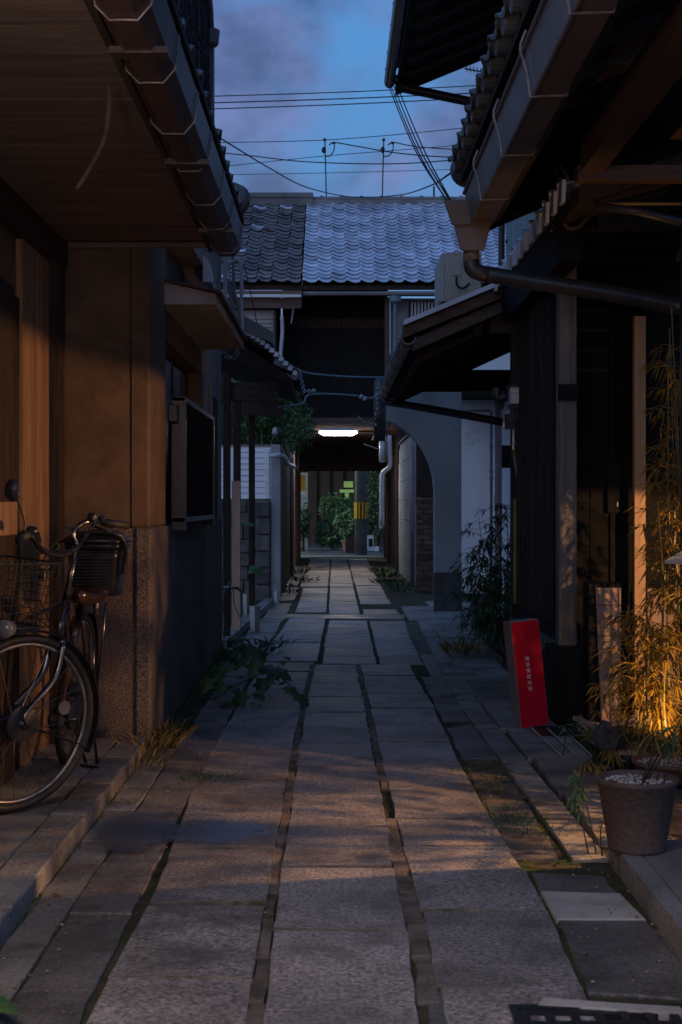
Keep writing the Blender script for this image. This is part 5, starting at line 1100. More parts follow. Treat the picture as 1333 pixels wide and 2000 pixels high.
# rock, gravel bed, pots
def rock(x, y, r, sd_, lab):
    p = gr(x, y); MB().blob((p.x, p.y, r[2] * .75), r, sd_, 3, .55).build('garden_rock', 'rock', None, smooth=False, label=lab, category='rock')
rock(1190, 1478, (.065, .07, .105), 4, 'dark upright rock at the corner of the gravel bed beside the studded mat')
gbed = MB()
for k in range(2600):
    x = rnd(1.36, 2.0); y = rnd(6.45, 8.2); s = rnd(.006, .017)
    gbed.add([(x - s, y, .025 + rnd(0, .012)), (x, y - s, .024), (x + s, y + rnd(-s, s), .025), (x, y + s, .026), (x, y, .035 + s * .8)], [(0, 1, 4), (1, 2, 4), (2, 3, 4), (3, 0, 4)])
gbed.build('gravel', 'gravel', None, kind='stuff')
B('gravel_bed', 'earth', None, 1.33, 2.2, 6.4, 8.3, -.03, .024, kind='structure')
def tuft(mb, p, n, h, sp):
    for k in range(n):
        a = rnd(0, 6.28); d = Vector((math.cos(a) * sp, math.sin(a) * sp, rnd(.5, 1.2))); q = Vector(p) + Vector((math.cos(a), math.sin(a), 0)) * rnd(0, sp * .3)
        leaf(mb, q, d, h * rnd(.5, 1.1), h * .11, droop=.3)
mb = MB(); 
for k in range(9):
    p = gr(1225 + rnd(0, 48), 1452 + rnd(-6, 12)); tuft(mb, (p.x, p.y, .03), 70, .09, .9)
mb.build('grass_tuft', 'dry_grass', None, label='low round clump of fine ornamental grass on the lit gravel', category='grass', kind='stuff')
def pot(x, y, rb_, rt2, h, mt, lab, z=.012, pebbles=True, xs=None, name='plant_pot', n=36):
    base = gr(x, y, z); D = base.y + rb_
    t = thing(name, lab, 'plant pot', (base.x, D, z))
    MB().lathe([(rb_ * .97, 0), (rb_, .01), (rt2 * .975, h - .02), (rt2, h - .018), (rt2 * 1.015, h), (rt2 * .94, h), (rt2 * .90, h - .03)], (base.x, D, z), n).build('pot', mt, t, smooth=True)
    MB().lathe([(.001, h - .032), (rt2 * .91, h - .031), (.001, h - .03)], (base.x, D, z), n).build('soil', 'earth', t)
    if pebbles:
        mb = MB()
        for k in range(150):
            a = rnd(0, 6.28); r_ = rt2 * .84 * math.sqrt(rnd(0, 1))
            if rnd(0, 1) < .25 and math.cos(a) > 0: continue
            mb.blob((base.x + r_ * math.cos(a), D + r_ * math.sin(a), z + h - .022 + rnd(0, .010)), (rnd(.006, .011), rnd(.006, .011), rnd(.004, .008)), k, 1, .3)
        mb.build('pebbles', 'pebble', t, kind='stuff')
    return t, Vector((base.x, D, z + h - .03))
bpot, bt = pot(1257, 1672, .098, .136, .245, 'pot_brown', 'large brown plant pot topped with white pebbles on the near right step', z=.075)
rpot, rt3 = pot(1325, 1535, .13, .17, .09, 'pot_brown', 'wide shallow brown pot with pebbles behind the large pot', z=.03)
kp, kt = pot(1222, 1528, .042, .055, .105, 'black_metal', 'small black pot between the rock and the large pot', z=.012, pebbles=False)
kp2, kt2 = pot(1192, 1530, .035, .045, .08, 'black_metal', 'smallest black pot just right of the rock', z=.012, pebbles=False)
def sprig(parent, base, tip, nleaf, L, W, mt='leaf', r_=.004, start=.5, droop=.5):
    b, t = Vector(base), Vector(tip); mid = (b + t) / 2 + Vector((rnd(-.03, .03), rnd(-.03, .03), .03)); path_ = curve_pts([b, mid, t], 6)
    MB().tube(path_, [r_ * (1 - .6 * i / (len(path_) - 1)) for i in range(len(path_))], 5).build('stem', 'bark', parent)
    mb = MB()
    for k in range(nleaf):
        f = start + (1 - start) * (k / max(1, nleaf - 1)); q = path_[min(len(path_) - 1, int(f * (len(path_) - 1)))]
        a = rnd(0, 6.28); leaf(mb, q, (math.cos(a), math.sin(a), -droop + rnd(-.4, .6)), L * rnd(.7, 1.2), W * rnd(.8, 1.2), droop=.2)
    mb.build('leaves', mt, parent, kind='stuff')
pp_ = thing('potted_seedling', 'thin forked seedling with narrow leaves growing from the large brown pot', 'plant', bt)
sprig(pp_, bt + Vector((.01, 0, 0)), at(1275, 1425, bt.y), 16, .09, .009, 'bamboo_leaf', .005, .8)
sprig(pp_, bt + Vector((.02, 0, 0)), at(1310, 1440, bt.y), 14, .08, .010, 'leaf', .005, .7)
sprig(pp_, bt + Vector((.02, .02, 0)), at(1338, 1400, bt.y), 12, .10, .012, 'leaf', .004, .5)
s1 = thing('drooping_plant', 'spindly plant with drooping narrow leaves beside the small black pots', 'plant', kt2)
for tip in [(1140, 1490), (1165, 1495), (1200, 1470), (1185, 1462)]: sprig(s1, kt2, at(tip[0], tip[1], kt2.y - .05), 16, .07, .014, 'bamboo_leaf', .004, .75, 1.2)
s2 = thing('hanging_sprig', 'pale green sprig with downward leaves over the right kerb', 'plant', gr(1170, 1660))
sprig(s2, gr(1165, 1668) + Vector((0, 0, .0)), at(1118, 1500, 5.35), 14, .07, .014, 'leaf_pale', .003, .72, 1.4)
sprig(s2, gr(1150, 1668) + Vector((0, 0, .0)), at(1122, 1540, 5.3), 18, .06, .014, 'leaf_pale', .003, .6, 1.4)
sprig(s2, gr(1100, 1480) + Vector((0, 0, .0)), at(1104, 1412, 6.9), 8, .05, .012, 'leaf_pale', .003, .5, .4)
sprig(s2, gr(1176, 1672), at(1183, 1605, 5.0), 12, .03, .006, 'dry_grass', .003, .1, .4)

# bamboo lit by the lantern
def bamboo(name, lab, culms, mat_l, per, L, W, group=None, spread=.16, yr=(.25, .98)):
    t = thing(name, lab, 'bamboo', (culms[0][0].x, culms[0][0].y, 0), group=group); 
    for (b, tip) in culms:
        b, tip = Vector(b), Vector(tip); mid = b.lerp(tip, .5) + Vector((rnd(-.04, .04), rnd(-.04, .04), 0)); pth = curve_pts([b, mid, tip], 10)
        MB().tube(pth, [.0075 * (1 - .65 * i / (len(pth) - 1)) for i in range(len(pth))], 6).build('culm', 'bamboo_stem', t)
        mb = MB(); nb = int(per)
        for k in range(nb):
            f = rnd(*yr); q = pth[int(f * (len(pth) - 1))]; a = rnd(0, 6.28)
            e_ = q + Vector((math.cos(a), math.sin(a), rnd(-.1, .5))) * spread * rnd(.4, 1.2) * (1.25 - .5 * f)
            mb.tube([q, q.lerp(e_, .5) + Vector((0, 0, .02)), e_], [.0022, .0018, .001], 3, False)
            for j in range(random.randint(4, 7)):
                g_ = q.lerp(e_, rnd(.5, 1)); a2 = a + rnd(-1.1, 1.1); leaf(mb, g_, (math.cos(a2), math.sin(a2), rnd(-.9, .15)), L * rnd(.6, 1.2), W * rnd(.8, 1.2), up=(rnd(-.3, .3), rnd(-.3, .3), 1), droop=.25)
        mb.build('foliage', mat_l, t, kind='stuff')
    return t
culms = []
for (x0, x1, y1, D) in [(1300, 1306, 680, 7.05), (1316, 1312, 600, 7.15), (1322, 1308, 640, 7.3), (1326, 1316, 780, 7.2), (1330, 1300, 900, 7.1), (1290, 1318, 880, 7.25), (1275, 1262, 1175, 6.95), (1310, 1285, 980, 6.9), (1262, 1225, 1180, 7.1), (1300, 1245, 1230, 6.8), (1325, 1330, 1000, 7.3)]:
    b = at(x0, 0, D); culms.append((Vector((b.x, D, .03)), at(x1, y1, D)))
bamboo('lit_bamboo', 'golden lit bamboo with hanging leaves at the right edge above the gravel', culms, 'bamboo_leaf', 30, .12, .013, spread=.13)
low = []
for (x0, x1, y1, D) in [(1240, 1185, 1335, 7.0), (1262, 1215, 1265, 6.95), (1250, 1240, 1300, 6.85), (1290, 1260, 1310, 6.75), (1310, 1300, 1290, 6.7)]:
    b = at(x0, 0, D); low.append((Vector((b.x, D, .03)), at(x1, y1, D)))
bamboo('low_bamboo', 'low arching young bamboo shoots with thin golden leaves in front of the beige sign', low, 'bamboo_leaf', 7, .10, .011, spread=.13)
cl = []
for (x0, x1, y1, D) in [(975, 965, 965, 12.6), (985, 990, 985, 12.4), (960, 935, 1010, 12.7), (990, 1000, 1020, 12.3), (955, 925, 1075, 12.5), (975, 950, 1090, 12.2), (990, 985, 1100, 12.1), (965, 915, 1110, 12.4), (985, 960, 1170, 12.0)]:
    b = at(x0, 0, D); cl.append((Vector((b.x, D, .0)), at(x1, y1, D)))
bamboo('bamboo_clump', 'dark green bamboo clump growing against the pale house wall on the right', cl, 'leaf', 46, .105, .018, spread=.20, yr=(.12, .98))
mb = MB(); p = gr(903, 1282); tuft(mb, (p.x, p.y, 0.01), 40, .22, .5); mb.build('weed', 'dry_grass', None, label='dry weed sprouting from the paving in front of the bamboo clump', category='weed')

# garden lantern at the right frame edge (unlit)
ln = thing('garden_lantern', 'garden lantern with a pale sloping cap at the right frame edge', 'lantern', (1.565, 6.0, 0))
LX, LY = 1.565, 6.0
B('stem', 'pot_brown', ln, LX - .02, LX + .02, LY - .02, LY + .02, .08, .72)
B('floor', 'pot_brown', ln, LX - .075, LX + .075, LY - .075, LY + .075, .72, .74)
B('body', 'pot_brown', ln, LX - .065, LX + .065, LY - .065, LY + .065, .741, 1.00, bevel=.004)
MB().lathe([(.175, 0), (.175, .012), (.06, .075), (.001, .08)], (LX, LY, 1.0), 4).build('cap', 'pale_stone', ln)
# unseen boards added to trim the yard light, and its lamp, right of the frame: the warm light comes from here
blk = thing('yard_light_blocker', 'unseen boards added to block the yard light just right of the frame beside the step', 'gate', (1.5, 5.1, 0))
B('screen', 'wood_dark', blk, 1.36, 2.7, 5.02, 5.07, 0, 2.3)
B('top_blocker', 'wood_dark', blk, 1.50, 1.56, 5.08, 5.965, 1.385, 2.3)
MB().hexa([(1.53, 5.97, 0), (1.56, 5.97, 0), (1.75, 6.93, 0), (1.72, 6.93, 0), (1.53, 5.97, 2.3), (1.56, 5.97, 2.3), (1.75, 6.93, 2.3), (1.72, 6.93, 2.3)]).build('side_blocker', 'wood_dark', blk)
B('back_blocker', 'wood_dark', blk, 1.57, 2.8, 6.20, 6.25, 1.235, 2.3)
B('lid_blocker', 'wood_dark', blk, 1.50, 2.8, 5.02, 6.25, 2.31, 2.36)
yl = thing('yard_lamp', 'round glowing yard lamp on a post behind the added boards', 'lamp', (2.4, 5.3, 0))
MB().tube([(2.45, 5.3, 0), (2.45, 5.3, 1.3)], .02, 8).build('post', 'black_metal', yl)
MB().blob((2.4, 5.3, 1.2), (.04, .04, .04), 1, 2, 0).build('bulb', 'warm_glow', yl)
L = bpy.data.objects.new('yard_light', bpy.data.lights.new('yard_light', 'POINT')); C.objects.link(L)
L.location = (2.33, 5.3, 1.2); L.data.energy = LAMP_GARDEN; L.data.color = (1.0, .50, .20); L.data.shadow_soft_size = .018
sh_ = []
for (a, b, z) in [(1.62, 5.22, 1.25), (1.75, 5.36, 1.1), (1.60, 5.46, 1.2), (1.80, 5.55, 1.0), (1.66, 5.66, 1.3), (1.58, 5.80, .9), (1.72, 5.90, 1.15), (1.90, 5.75, 1.2)]: sh_.append((Vector((a, b, .06)), Vector((a - .1 + rnd(-.1, .1), b + rnd(-.05, .05), z))))
bamboo('yard_bamboo', 'thin bamboo shoots beside the yard lamp right of the frame', sh_, 'bamboo_leaf', 34, .13, .016, spread=.17, yr=(.15, .98))
# small spotlight in front of the bamboo, just right of the frame
sp = thing('garden_spotlight', 'small black garden spotlight at the edge of the gravel just right of the frame', 'spotlight', (1.57, 6.33, .0))
MB().tube([(1.57, 6.30, .0), (1.57, 6.30, .10)], .008, 6).build('stake', 'black_metal', sp)
MB().lathe([(.03, -.04), (.035, .03), (.028, .03), (.025, -.02)], (1.57, 6.30, .12), 14, (-.05, .75, .5)).build('shade', 'black_metal', sp)
L = bpy.data.objects.new('garden_spot_light', bpy.data.lights.new('garden_spot_light', 'SPOT')); C.objects.link(L)
L.location = (1.57, 6.36, .17); L.data.energy = LAMP_SPOT; L.data.color = (1.0, .50, .15); L.data.shadow_soft_size = .02
L.data.spot_size = R(100); L.data.spot_blend = .5
L.rotation_euler = (Vector((1.62, 7.25, 1.05)) - L.location).to_track_quat('-Z', 'Y').to_euler()
# porch lamp near the camera on the left wall, out of frame
ol = thing('porch_lamp', 'round porch lamp on the near left wall under the eave', 'lamp', (-1.40, 1.9, 2.1))
MB().lathe([(.16, 0), (.05, .07), (.03, .12), (.028, .12), (.045, .07), (.155, 0)], (-0.95, 1.9, 2.0), 18).build('shade', 'black_metal', ol, smooth=True); B('mount', 'black_metal', ol, -1.443, -1.05, 1.88, 1.92, 2.14, 2.16)
L = bpy.data.objects.new('porch_light', bpy.data.lights.new('porch_light', 'SPOT')); C.objects.link(L)
L.location = (-0.95, 1.9, 1.95); L.data.energy = LAMP_PORCH; L.data.color = (1.0, .77, .60); L.data.shadow_soft_size = .10
L.data.spot_size = R(160); L.data.spot_blend = 0.45; L.rotation_euler = (0, 0, 0)
L = bpy.data.objects.new('porch_glow', bpy.data.lights.new('porch_glow', 'POINT')); C.objects.link(L)
L.location = (-0.62, 2.25, 2.12); L.data.energy = LAMP_PORCH * .75; L.data.color = (1.0, .76, .66); L.data.shadow_soft_size = .10

# ================================================================== BICYCLE
bk = thing('bicycle', 'parked black bicycle with front wire basket and rear child seat by the left wall', 'bicycle', (-1.17, 5.95, 0.065))
def ring_pts(c, a, b, r, n=48, t0=0, t1=2 * math.pi):
    return [c + a * (r * math.cos(t0 + (t1 - t0) * k / n)) + b * (r * math.sin(t0 + (t1 - t0) * k / n)) for k in range(n + 1)]
def wheel(c, fwd, upv, hub_r, hub_w, nm='wheel'):
    c = Vector(c); fwd = Vector(fwd).normalized(); upv = Vector(upv).normalized(); ax = fwd.cross(upv).normalized()
    w = MB().tube(ring_pts(c, fwd, upv, .325), .0175, 10, False).build(nm, 'rubber', bk, smooth=True)
    MB().tube(ring_pts(c, fwd, upv, .303), .0095, 8, False).build('rim', 'steel_dull', w, smooth=True)
    MB().lathe([(.012, -hub_w * .9), (.022, -hub_w * .7), (hub_r, -hub_w * .5), (hub_r, hub_w * .5), (.022, hub_w * .7), (.012, hub_w * .9)], c, 18, ax).build('hub', 'black_metal' if hub_r > .04 else 'steel_dull', w, smooth=False)
    sp_ = MB()
    for k in range(32):
        t = 2 * math.pi * k / 32; s_ = 1 if k % 2 else -1; t2 = t + (.5 if k % 4 < 2 else -.5)
        a = c + ax * (s_ * hub_w * .45) + fwd * (hub_r * .92 * math.cos(t2)) + upv * (hub_r * .92 * math.sin(t2))
        b = c + fwd * (.297 * math.cos(t)) + upv * (.297 * math.sin(t)); sp_.tube([a, b], .0013, 4, False)
    sp_.build('spokes', 'steel', w)
    return w, ax
lean = Vector((.10, 0, 1)).normalized()
FC = Vector((-1.213, 5.46, .41)); fw = Vector((-.70, -.71, 0)).normalized(); fup = Vector((.07, .0, 1)).normalized()
w1, ax1 = wheel(FC, fw, fup, .070, .05)
RC = Vector((-1.175, 6.45, .41)); rw_ = Vector((-.03, -1, 0)).normalized()
w2, ax2 = wheel(RC, rw_, lean, .035, .05)
MB().lathe([(.001, 0), (.028, .002), (.028, .006), (.001, .008)], FC + (fw * -.20 + fup * .04) - ax1 * .01, 14, ax1).build('wheel_reflector', 'reflector', w1)
# mudguards
def guard(c, f, u_, t0, t1, ax, mt='black_metal'):
    a = ring_pts(c, f, u_, .352, 26, t0, t1); mb = MB()
    for p, q in zip(a, a[1:]):
        n0, n1 = (p - c).normalized(), (q - c).normalized()
        mb.hexa([p - ax * .026, p + ax * .026, q + ax * .026, q - ax * .026, p - ax * .018 + n0 * .01, p + ax * .018 + n0 * .01, q + ax * .018 + n1 * .01, q - ax * .018 + n1 * .01])
    return mb.build('mudguard', mt, bk)
guard(FC, fw, fup, R(50), R(205), ax1); guard(RC, rw_, lean, R(20), R(215), ax2)
for s_ in (-1, 1): MB().tube([FC + ax1 * .05 * s_, FC + (-fw * .32 + fup * -.13) + ax1 * .028 * s_], .003, 5).build('mudguard_stay', 'steel', w1)
# steering
HB = at(112, 1252, 5.60); HT = at(128, 1175, 5.68); ST = at(150, 1068, 5.72)
for s_ in (-1, 1):
    cr = HB + ax1 * .045 * s_
    MB().tube(curve_pts([cr, cr + (FC - HB) * .45 + fw * -.035, FC + ax1 * .052 * s_ + Vector((0, 0, .05)), FC + ax1 * .052 * s_], 6), [.0135] * 10 + [.010] * 9, 10).build('fork_leg', 'steel', bk, smooth=True)
MB().tube([HB - ax1 * .052, HB + ax1 * .052], .017, 10).build('fork_crown', 'steel', bk, smooth=True)
MB().tube([HB, HT], .021, 12).build('head_tube', 'frame_brown', bk, smooth=True)
MB().tube([HT, ST], .013, 10).build('stem', 'steel', bk, smooth=True)
hb = MB().tube(curve_pts([at(52, 1040, 5.38), at(66, 1052, 5.42), at(82, 1073, 5.5), at(118, 1086, 5.62), ST, at(143, 1045, 5.72), at(158, 1024, 5.74), at(182, 1017, 5.78), at(205, 1020, 5.80), at(225, 1022, 5.82)], 5), .011, 10).build('handlebar', 'steel', bk, smooth=True)
MB().tube([at(198, 1020, 5.79), at(214, 1022, 5.8), at(250, 1026, 5.84)], [.015, .017, .016], 12).build('grip', 'rubber', hb, smooth=True)
MB().tube([at(36, 1056, 5.33), at(48, 1046, 5.36), at(58, 1044, 5.4)], [.016, .022, .015], 10).build('grip', 'rubber', hb, smooth=True)
MB().blob(at(180, 1010, 5.76), (.022, .02, .020), 3, 2, .3).build('brake_clamp', 'black_metal', hb); MB().blob(at(200, 1013, 5.78), (.016, .016, .016), 4, 2, .3).build('shifter', 'black_metal', hb)
MB().blob(at(62, 1036, 5.4), (.024, .022, .018), 6, 2, .3).build('bell', 'black_metal', hb)
MB().tube([at(180, 1026, 5.74), at(205, 1036, 5.70), at(245, 1050, 5.72)], [.006, .006, .005], 6).build('brake_lever', 'black_metal', hb, smooth=True)
MB().tube([at(50, 1048, 5.36), at(38, 1055, 5.3), at(40, 1063, 5.28)], .007, 6).build('brake_lever', 'black_metal', hb)
MB().tube(curve_pts([at(47, 1040, 5.37), at(48, 1018, 5.37), at(40, 990, 5.36), at(34, 972, 5.35), at(30, 955, 5.35)], 4), .004, 6).build('mirror_stalk', 'black_metal', hb)
MB().blob(at(24, 957, 5.35), (.030, .012, .042), 2, 2, .1).build('mirror', 'black_metal', hb)
for pts in [[(170, 1018), (130, 1040), (90, 1085), (70, 1140), (90, 1200), (110, 1235)], [(180, 1020), (150, 1075), (110, 1075), (60, 1090), (42, 1130), (60, 1190), (100, 1230)], [(62, 1050), (90, 1080), (115, 1110), (118, 1180)], [(190, 1018), (160, 1060), (125, 1090), (122, 1160)]]:
    MB().tube(curve_pts([at(x, y, 5.55) for x, y in pts], 6), .0032, 5).build('brake_cable', 'black_metal', hb)
MB().tube(curve_pts([at(100, 1070, 5.6), at(108, 1062, 5.6), at(116, 1066, 5.6), at(110, 1076, 5.6)], 4), .004, 5).build('key_tag', 'moss', hb)
# basket
bx_ = MB(); c = Vector((-1.285, 5.43, .79)); sx, sy = ax1, fw
def bpt(u_, v_, h_): k = .80 + .20 * h_; return c + sx * (u_ * .185 * k) + sy * (v_ * .135 * k + .0) + Vector((0, 0, h_ * .245)) + Vector((.02 * h_, 0, 0))
def loop(h_, r_): bx_.tube([bpt(*q, h_) for q in [(-1, -1), (1, -1), (1, 1), (-1, 1), (-1, -1)]], r_, 5, False)
for k in range(9): loop(k / 8, .0045 if k in (0, 8) else .0017)
for h_ in (0, 1):
    pass
for k in range(11):
    u_ = -1 + 2 * k / 10
    for v_ in (-1, 1): bx_.tube([bpt(u_, v_, 0), bpt(u_, v_, 1)], .0017, 4, False)
    bx_.tube([bpt(u_, -1, 0), bpt(u_, 1, 0)], .0017, 4, False)
for k in range(1, 8):
    v_ = -1 + 2 * k / 8
    for u_ in (-1, 1): bx_.tube([bpt(u_, v_, 0), bpt(u_, v_, 1)], .0017, 4, False)
    bx_.tube([bpt(-1, v_, 0), bpt(1, v_, 0)], .0017, 4, False)
bsk = bx_.build('basket', 'rubber', bk, kind='stuff')
MB().tube([bpt(-.2, -1.05, .1), HT], .008, 6).build('basket_bracket', 'black_metal', bk)
MB().box(*[v for v in (at(60, 0, 5.5).x, at(90, 0, 5.5).x, 5.49, 5.53, at(0, 1135, 5.5).z, at(0, 1112, 5.5).z)]).build('lock_box', 'black_metal', bk, bevel=.004)
MB().lathe([(.012, -.05), (.028, -.02), (.036, .02), (.036, .028), (.001, .034)], at(14, 1228, 5.20), 16, (-.35, -1, 0)).build('headlight', 'reflector', bk, smooth=True)
# frame, saddle, rear
BB = at(112, 1405, 5.95); SS = at(158, 1186, 6.08)
MB().tube(curve_pts([HT - Vector((0, 0, .02)), at(128, 1290, 5.75), at(120, 1360, 5.88), BB], 5), .019, 10).build('down_tube', 'frame_brown', bk, smooth=True)
MB().tube([SS, BB], .0165, 12).build('seat_tube', 'steel', bk, smooth=True)
MB().tube([at(150, 1212, 6.07), at(138, 1262, 6.03)], .022, 10).build('seat_collar', 'frame_brown', bk, smooth=True)
for s_ in (-1, 1):
    MB().tube([SS + (BB - SS) * .12 + ax2 * .018 * s_, RC + ax2 * .055 * s_], .0075, 8).build('seat_stay', 'frame_brown', bk, smooth=True)
    MB().tube([BB + ax2 * .03 * s_, RC + ax2 * .055 * s_], .009, 8).build('chain_stay', 'frame_brown', bk, smooth=True)
MB().hexa([BB + Vector((.03, .04, -.05)), BB + Vector((.055, .04, -.05)), RC + Vector((.075, -.02, -.04)), RC + Vector((.05, -.02, -.04)), BB + Vector((.035, -.06, .05)), BB + Vector((.06, -.06, .05)), RC + Vector((.08, -.02, .035)), RC + Vector((.055, -.02, .035))]).build('chain_case', 'black_metal', bk, bevel=.006)
MB().lathe([(.02, -.035), (.05, -.02), (.05, .02), (.02, .035)], BB, 16, ax2).build('bottom_bracket', 'black_metal', bk)
MB().tube([BB, BB + Vector((.085, 0, 0)), BB + Vector((.10, -.06, -.03))], .009, 8).build('crank', 'steel', bk)
pd = at(193, 1433, 5.86)
B('pedal', 'rubber', bk, pd.x - .042, pd.x + .042, pd.y - .035, pd.y + .035, pd.z - .012, pd.z + .014, bevel=.003)
sa = MB(); sc = at(166, 1163, 6.05)
prof = []
vs2 = []; fs2 = []; n1_, n2_ = 9, 12
for i in range(n1_):
    f = i / (n1_ - 1); y = sc.y - .15 + .27 * f; w = .035 + .075 * (max(0, f - .25) / .75) ** .8 if f > .25 else .028 + .01 * f; w *= (1 - .5 * max(0, f - .85) / .15)
    for j in range(n2_):
        t = 2 * math.pi * j / n2_; h_ = .022 if math.sin(t) > 0 else .034
        vs2.append((sc.x + w * math.cos(t), y, sc.z + h_ * math.sin(t) + .012 * math.cos(f * 6)))
for i in range(n1_ - 1):
    for j in range(n2_): fs2.append((i * n2_ + j, i * n2_ + (j + 1) % n2_, (i + 1) * n2_ + (j + 1) % n2_, (i + 1) * n2_ + j))
fs2 += [tuple(range(n2_)), tuple(range((n1_ - 1) * n2_, n1_ * n2_))]
MB().add(vs2, fs2).build('saddle', 'leather', bk, smooth=True)
for s_ in (-1, 1): MB().lathe([(.012, -.03), (.014, 0), (.012, .03)], sc + Vector((.04 * s_, .05, -.055)), 10, (0, 0, 1)).build('saddle_spring', 'steel', bk)
MB().tube([SS, sc + Vector((0, 0, -.03))], .013, 10).build('seat_post', 'steel', bk)
# child seat / covered rear basket
def rbox(mb, c, hx, hy, z0, z1, taper, n=20, rows=6, pw=.35):
    vs_, fs_ = [], []
    for i in range(rows):
        f = i / (rows - 1); k = taper + (1 - taper) * f
        for j in range(n):
            t = 2 * math.pi * j / n; cx_, cy_ = math.cos(t), math.sin(t)
            vs_.append((c[0] + hx * k * math.copysign(abs(cx_) ** pw, cx_), c[1] + hy * k * math.copysign(abs(cy_) ** pw, cy_), z0 + (z1 - z0) * f))
    for i in range(rows - 1):
        for j in range(n): fs_.append((i * n + j, i * n + (j + 1) % n, (i + 1) * n + (j + 1) % n, (i + 1) * n + j))
    fs_ += [tuple(range(n)), tuple(range((rows - 1) * n, rows * n))]
    return mb.add(vs_, fs_)
rc = at(190, 1110, 6.45)
cs = rbox(MB(), (rc.x, 6.48), .125, .16, at(0, 1165, 6.35).z, at(0, 1072, 6.35).z, .78).build('child_seat', 'vinyl', bk, smooth=True)
mb = MB(); rbox(mb, (rc.x, 6.48), .135, .17, at(0, 1074, 6.35).z, at(0, 1060, 6.35).z, 1.0, rows=2); mb.build('seat_rim', 'vinyl', cs, smooth=True)
mb = MB(); rbox(mb, (rc.x - .01, 6.48), .125, .155, at(0, 1059, 6.35).z, at(0, 1038, 6.35).z, 1.25, rows=4); 
mb.v = [(rc.x + (x - rc.x) * (1 - .35 * max(0, (z - at(0, 1059, 6.35).z) / .05) ** 2), y, z) for x, y, z in mb.v]; mb.build('seat_cover', 'vinyl', cs, smooth=True)
MB().tube(curve_pts([at(160, 1046, 6.3), at(178, 1039, 6.3), at(215, 1041, 6.3), at(238, 1052, 6.32), at(246, 1075, 6.34), at(240, 1120, 6.36)], 5), .010, 8).build('seat_piping', 'black_metal', cs, smooth=True)
for k in range(12):
    z = at(0, 1078 + k * 6.5, 6.3).z; B('slat', 'black_metal', cs, rc.x - .10 * (1 - .012 * k), rc.x + .10 * (1 - .012 * k), 6.312 + .003 * k, 6.322 + .003 * k, z - .003, z + .004)
MB().tube([at(207, 1178, 6.4), at(200, 1262, 6.42), at(188, 1350, 6.45), RC + Vector((.06, 0, 0))], .006, 8).build('carrier_stay', 'steel', bk, smooth=True)
MB().tube([at(184, 1250, 6.6), at(183, 1300, 6.6), at(190, 1350, 6.6)], .006, 8).build('carrier_stay', 'steel', bk, smooth=True)
MB().tube([RC + Vector((.06, 0, .02)), at(190, 1492, 6.42)], .007, 8).build('kickstand', 'steel', bk, smooth=True)
MB().tube([RC + Vector((-.06, 0, .02)), at(168, 1490, 6.5)], .007, 8).build('kickstand', 'steel', bk, smooth=True)
MB().tube([at(160, 1495, 6.45), at(194, 1500, 6.36)], .007, 8).build('stand_foot', 'steel', bk)

# ================================================================== WEEDS, VINE, MOSS
def weed(spots, name, lab, mt, h, n, sp=.5):
    mb = MB()
    for x, y in spots:
        p = gr(x, y); tuft(mb, (p.x, p.y, 0), n, h * rnd(.7, 1.2), sp)
    mb.build(name, mt, None, label=lab, category='weeds', kind='stuff')
weed([(268, 1500), (285, 1478), (300, 1465), (318, 1448), (330, 1430)], 'grass_weeds', 'grassy weeds at the foot of the left stone wall corner', 'dry_grass', .16, 40, .45)
weed([(398, 1525), (404, 1515), (400, 1520)], 'grass_weeds', 'small green weed tuft left of the stone path', 'moss', .05, 50, .5)
weed([(945, 1505), (960, 1530), (972, 1548), (990, 1580), (1008, 1600), (1022, 1625), (1035, 1632), (1028, 1618), (1014, 1605), (940, 1498), (955, 1520)], 'grass_weeds', 'line of green weeds along the joint right of the stone path', 'moss', .036, 55, .5)
weed([(745, 1120), (756, 1130), (768, 1140), (775, 1150), (785, 1158), (750, 1140)], 'flower_weeds', 'leafy weeds with tiny pale flowers at the foot of the right panelled wall', 'leaf', .24, 46, .6)
weed([(560, 1150), (572, 1135), (585, 1122), (598, 1138), (565, 1160)], 'green_weeds', 'green weeds at the left edge of the path before the passage', 'leaf', .20, 34, .6)
weed([(896, 1196), (915, 1194)], 'green_weeds', 'small weeds where the arched wall meets the pale wall', 'moss', .10, 30, .7)
weed([(1040, 1690), (1100, 1685), (1130, 1690), (1160, 1680)], 'grass_weeds', 'thin weeds in the gap before the near right step', 'moss', .025, 24, 1.0)
weed([(895, 1300), (870, 1250), (858, 1225)], 'grass_weeds', 'sparse weeds along the far right kerb', 'moss', .06, 20, .8)
weed([(470, 1285), (455, 1280), (500, 1275), (525, 1262), (445, 1262)], 'green_weeds', 'leafy weeds below the light board on the left', 'leaf_dark', .2, 40, .7)
mb = MB()
for k in range(1500):                       # moss and short grass in the two long joints
    D = rnd(2.6, 10.5); xc = -0.195 if k % 2 else (lerp_tab([(3, .235), (4.9, .228), (8, .21), (11, .18)], D))
    if noise.noise(Vector((D * 1.4, k % 2 * 5, 0))) < .05: continue
    p = Vector((xc + rnd(-.018, .018), D, -.012)); leaf(mb, p, (rnd(-.6, .6), rnd(-.6, .6), 1), rnd(.008, .022), .004)
mb.build('joint_moss', 'moss', None, label='moss and short grass growing in the long joints of the stone path', category='moss', kind='stuff')
mb = MB()
for k in range(260):
    t = rnd(0, 1); p = Vector((-0.985 + rnd(-.02, .02) + .01, 3.2 + 4 * t, .0)); 
    if noise.noise(Vector((t * 12, 0, 0))) < 0: continue
    leaf(mb, Vector((-0.945 + rnd(0, .012), p.y, 0.0)), (rnd(-.1, .8), rnd(-.6, .6), .8), rnd(.012, .03), .005)
mb.build('kerb_moss', 'moss', None, label='low moss at the foot of the left kerb', category='moss', kind='stuff')
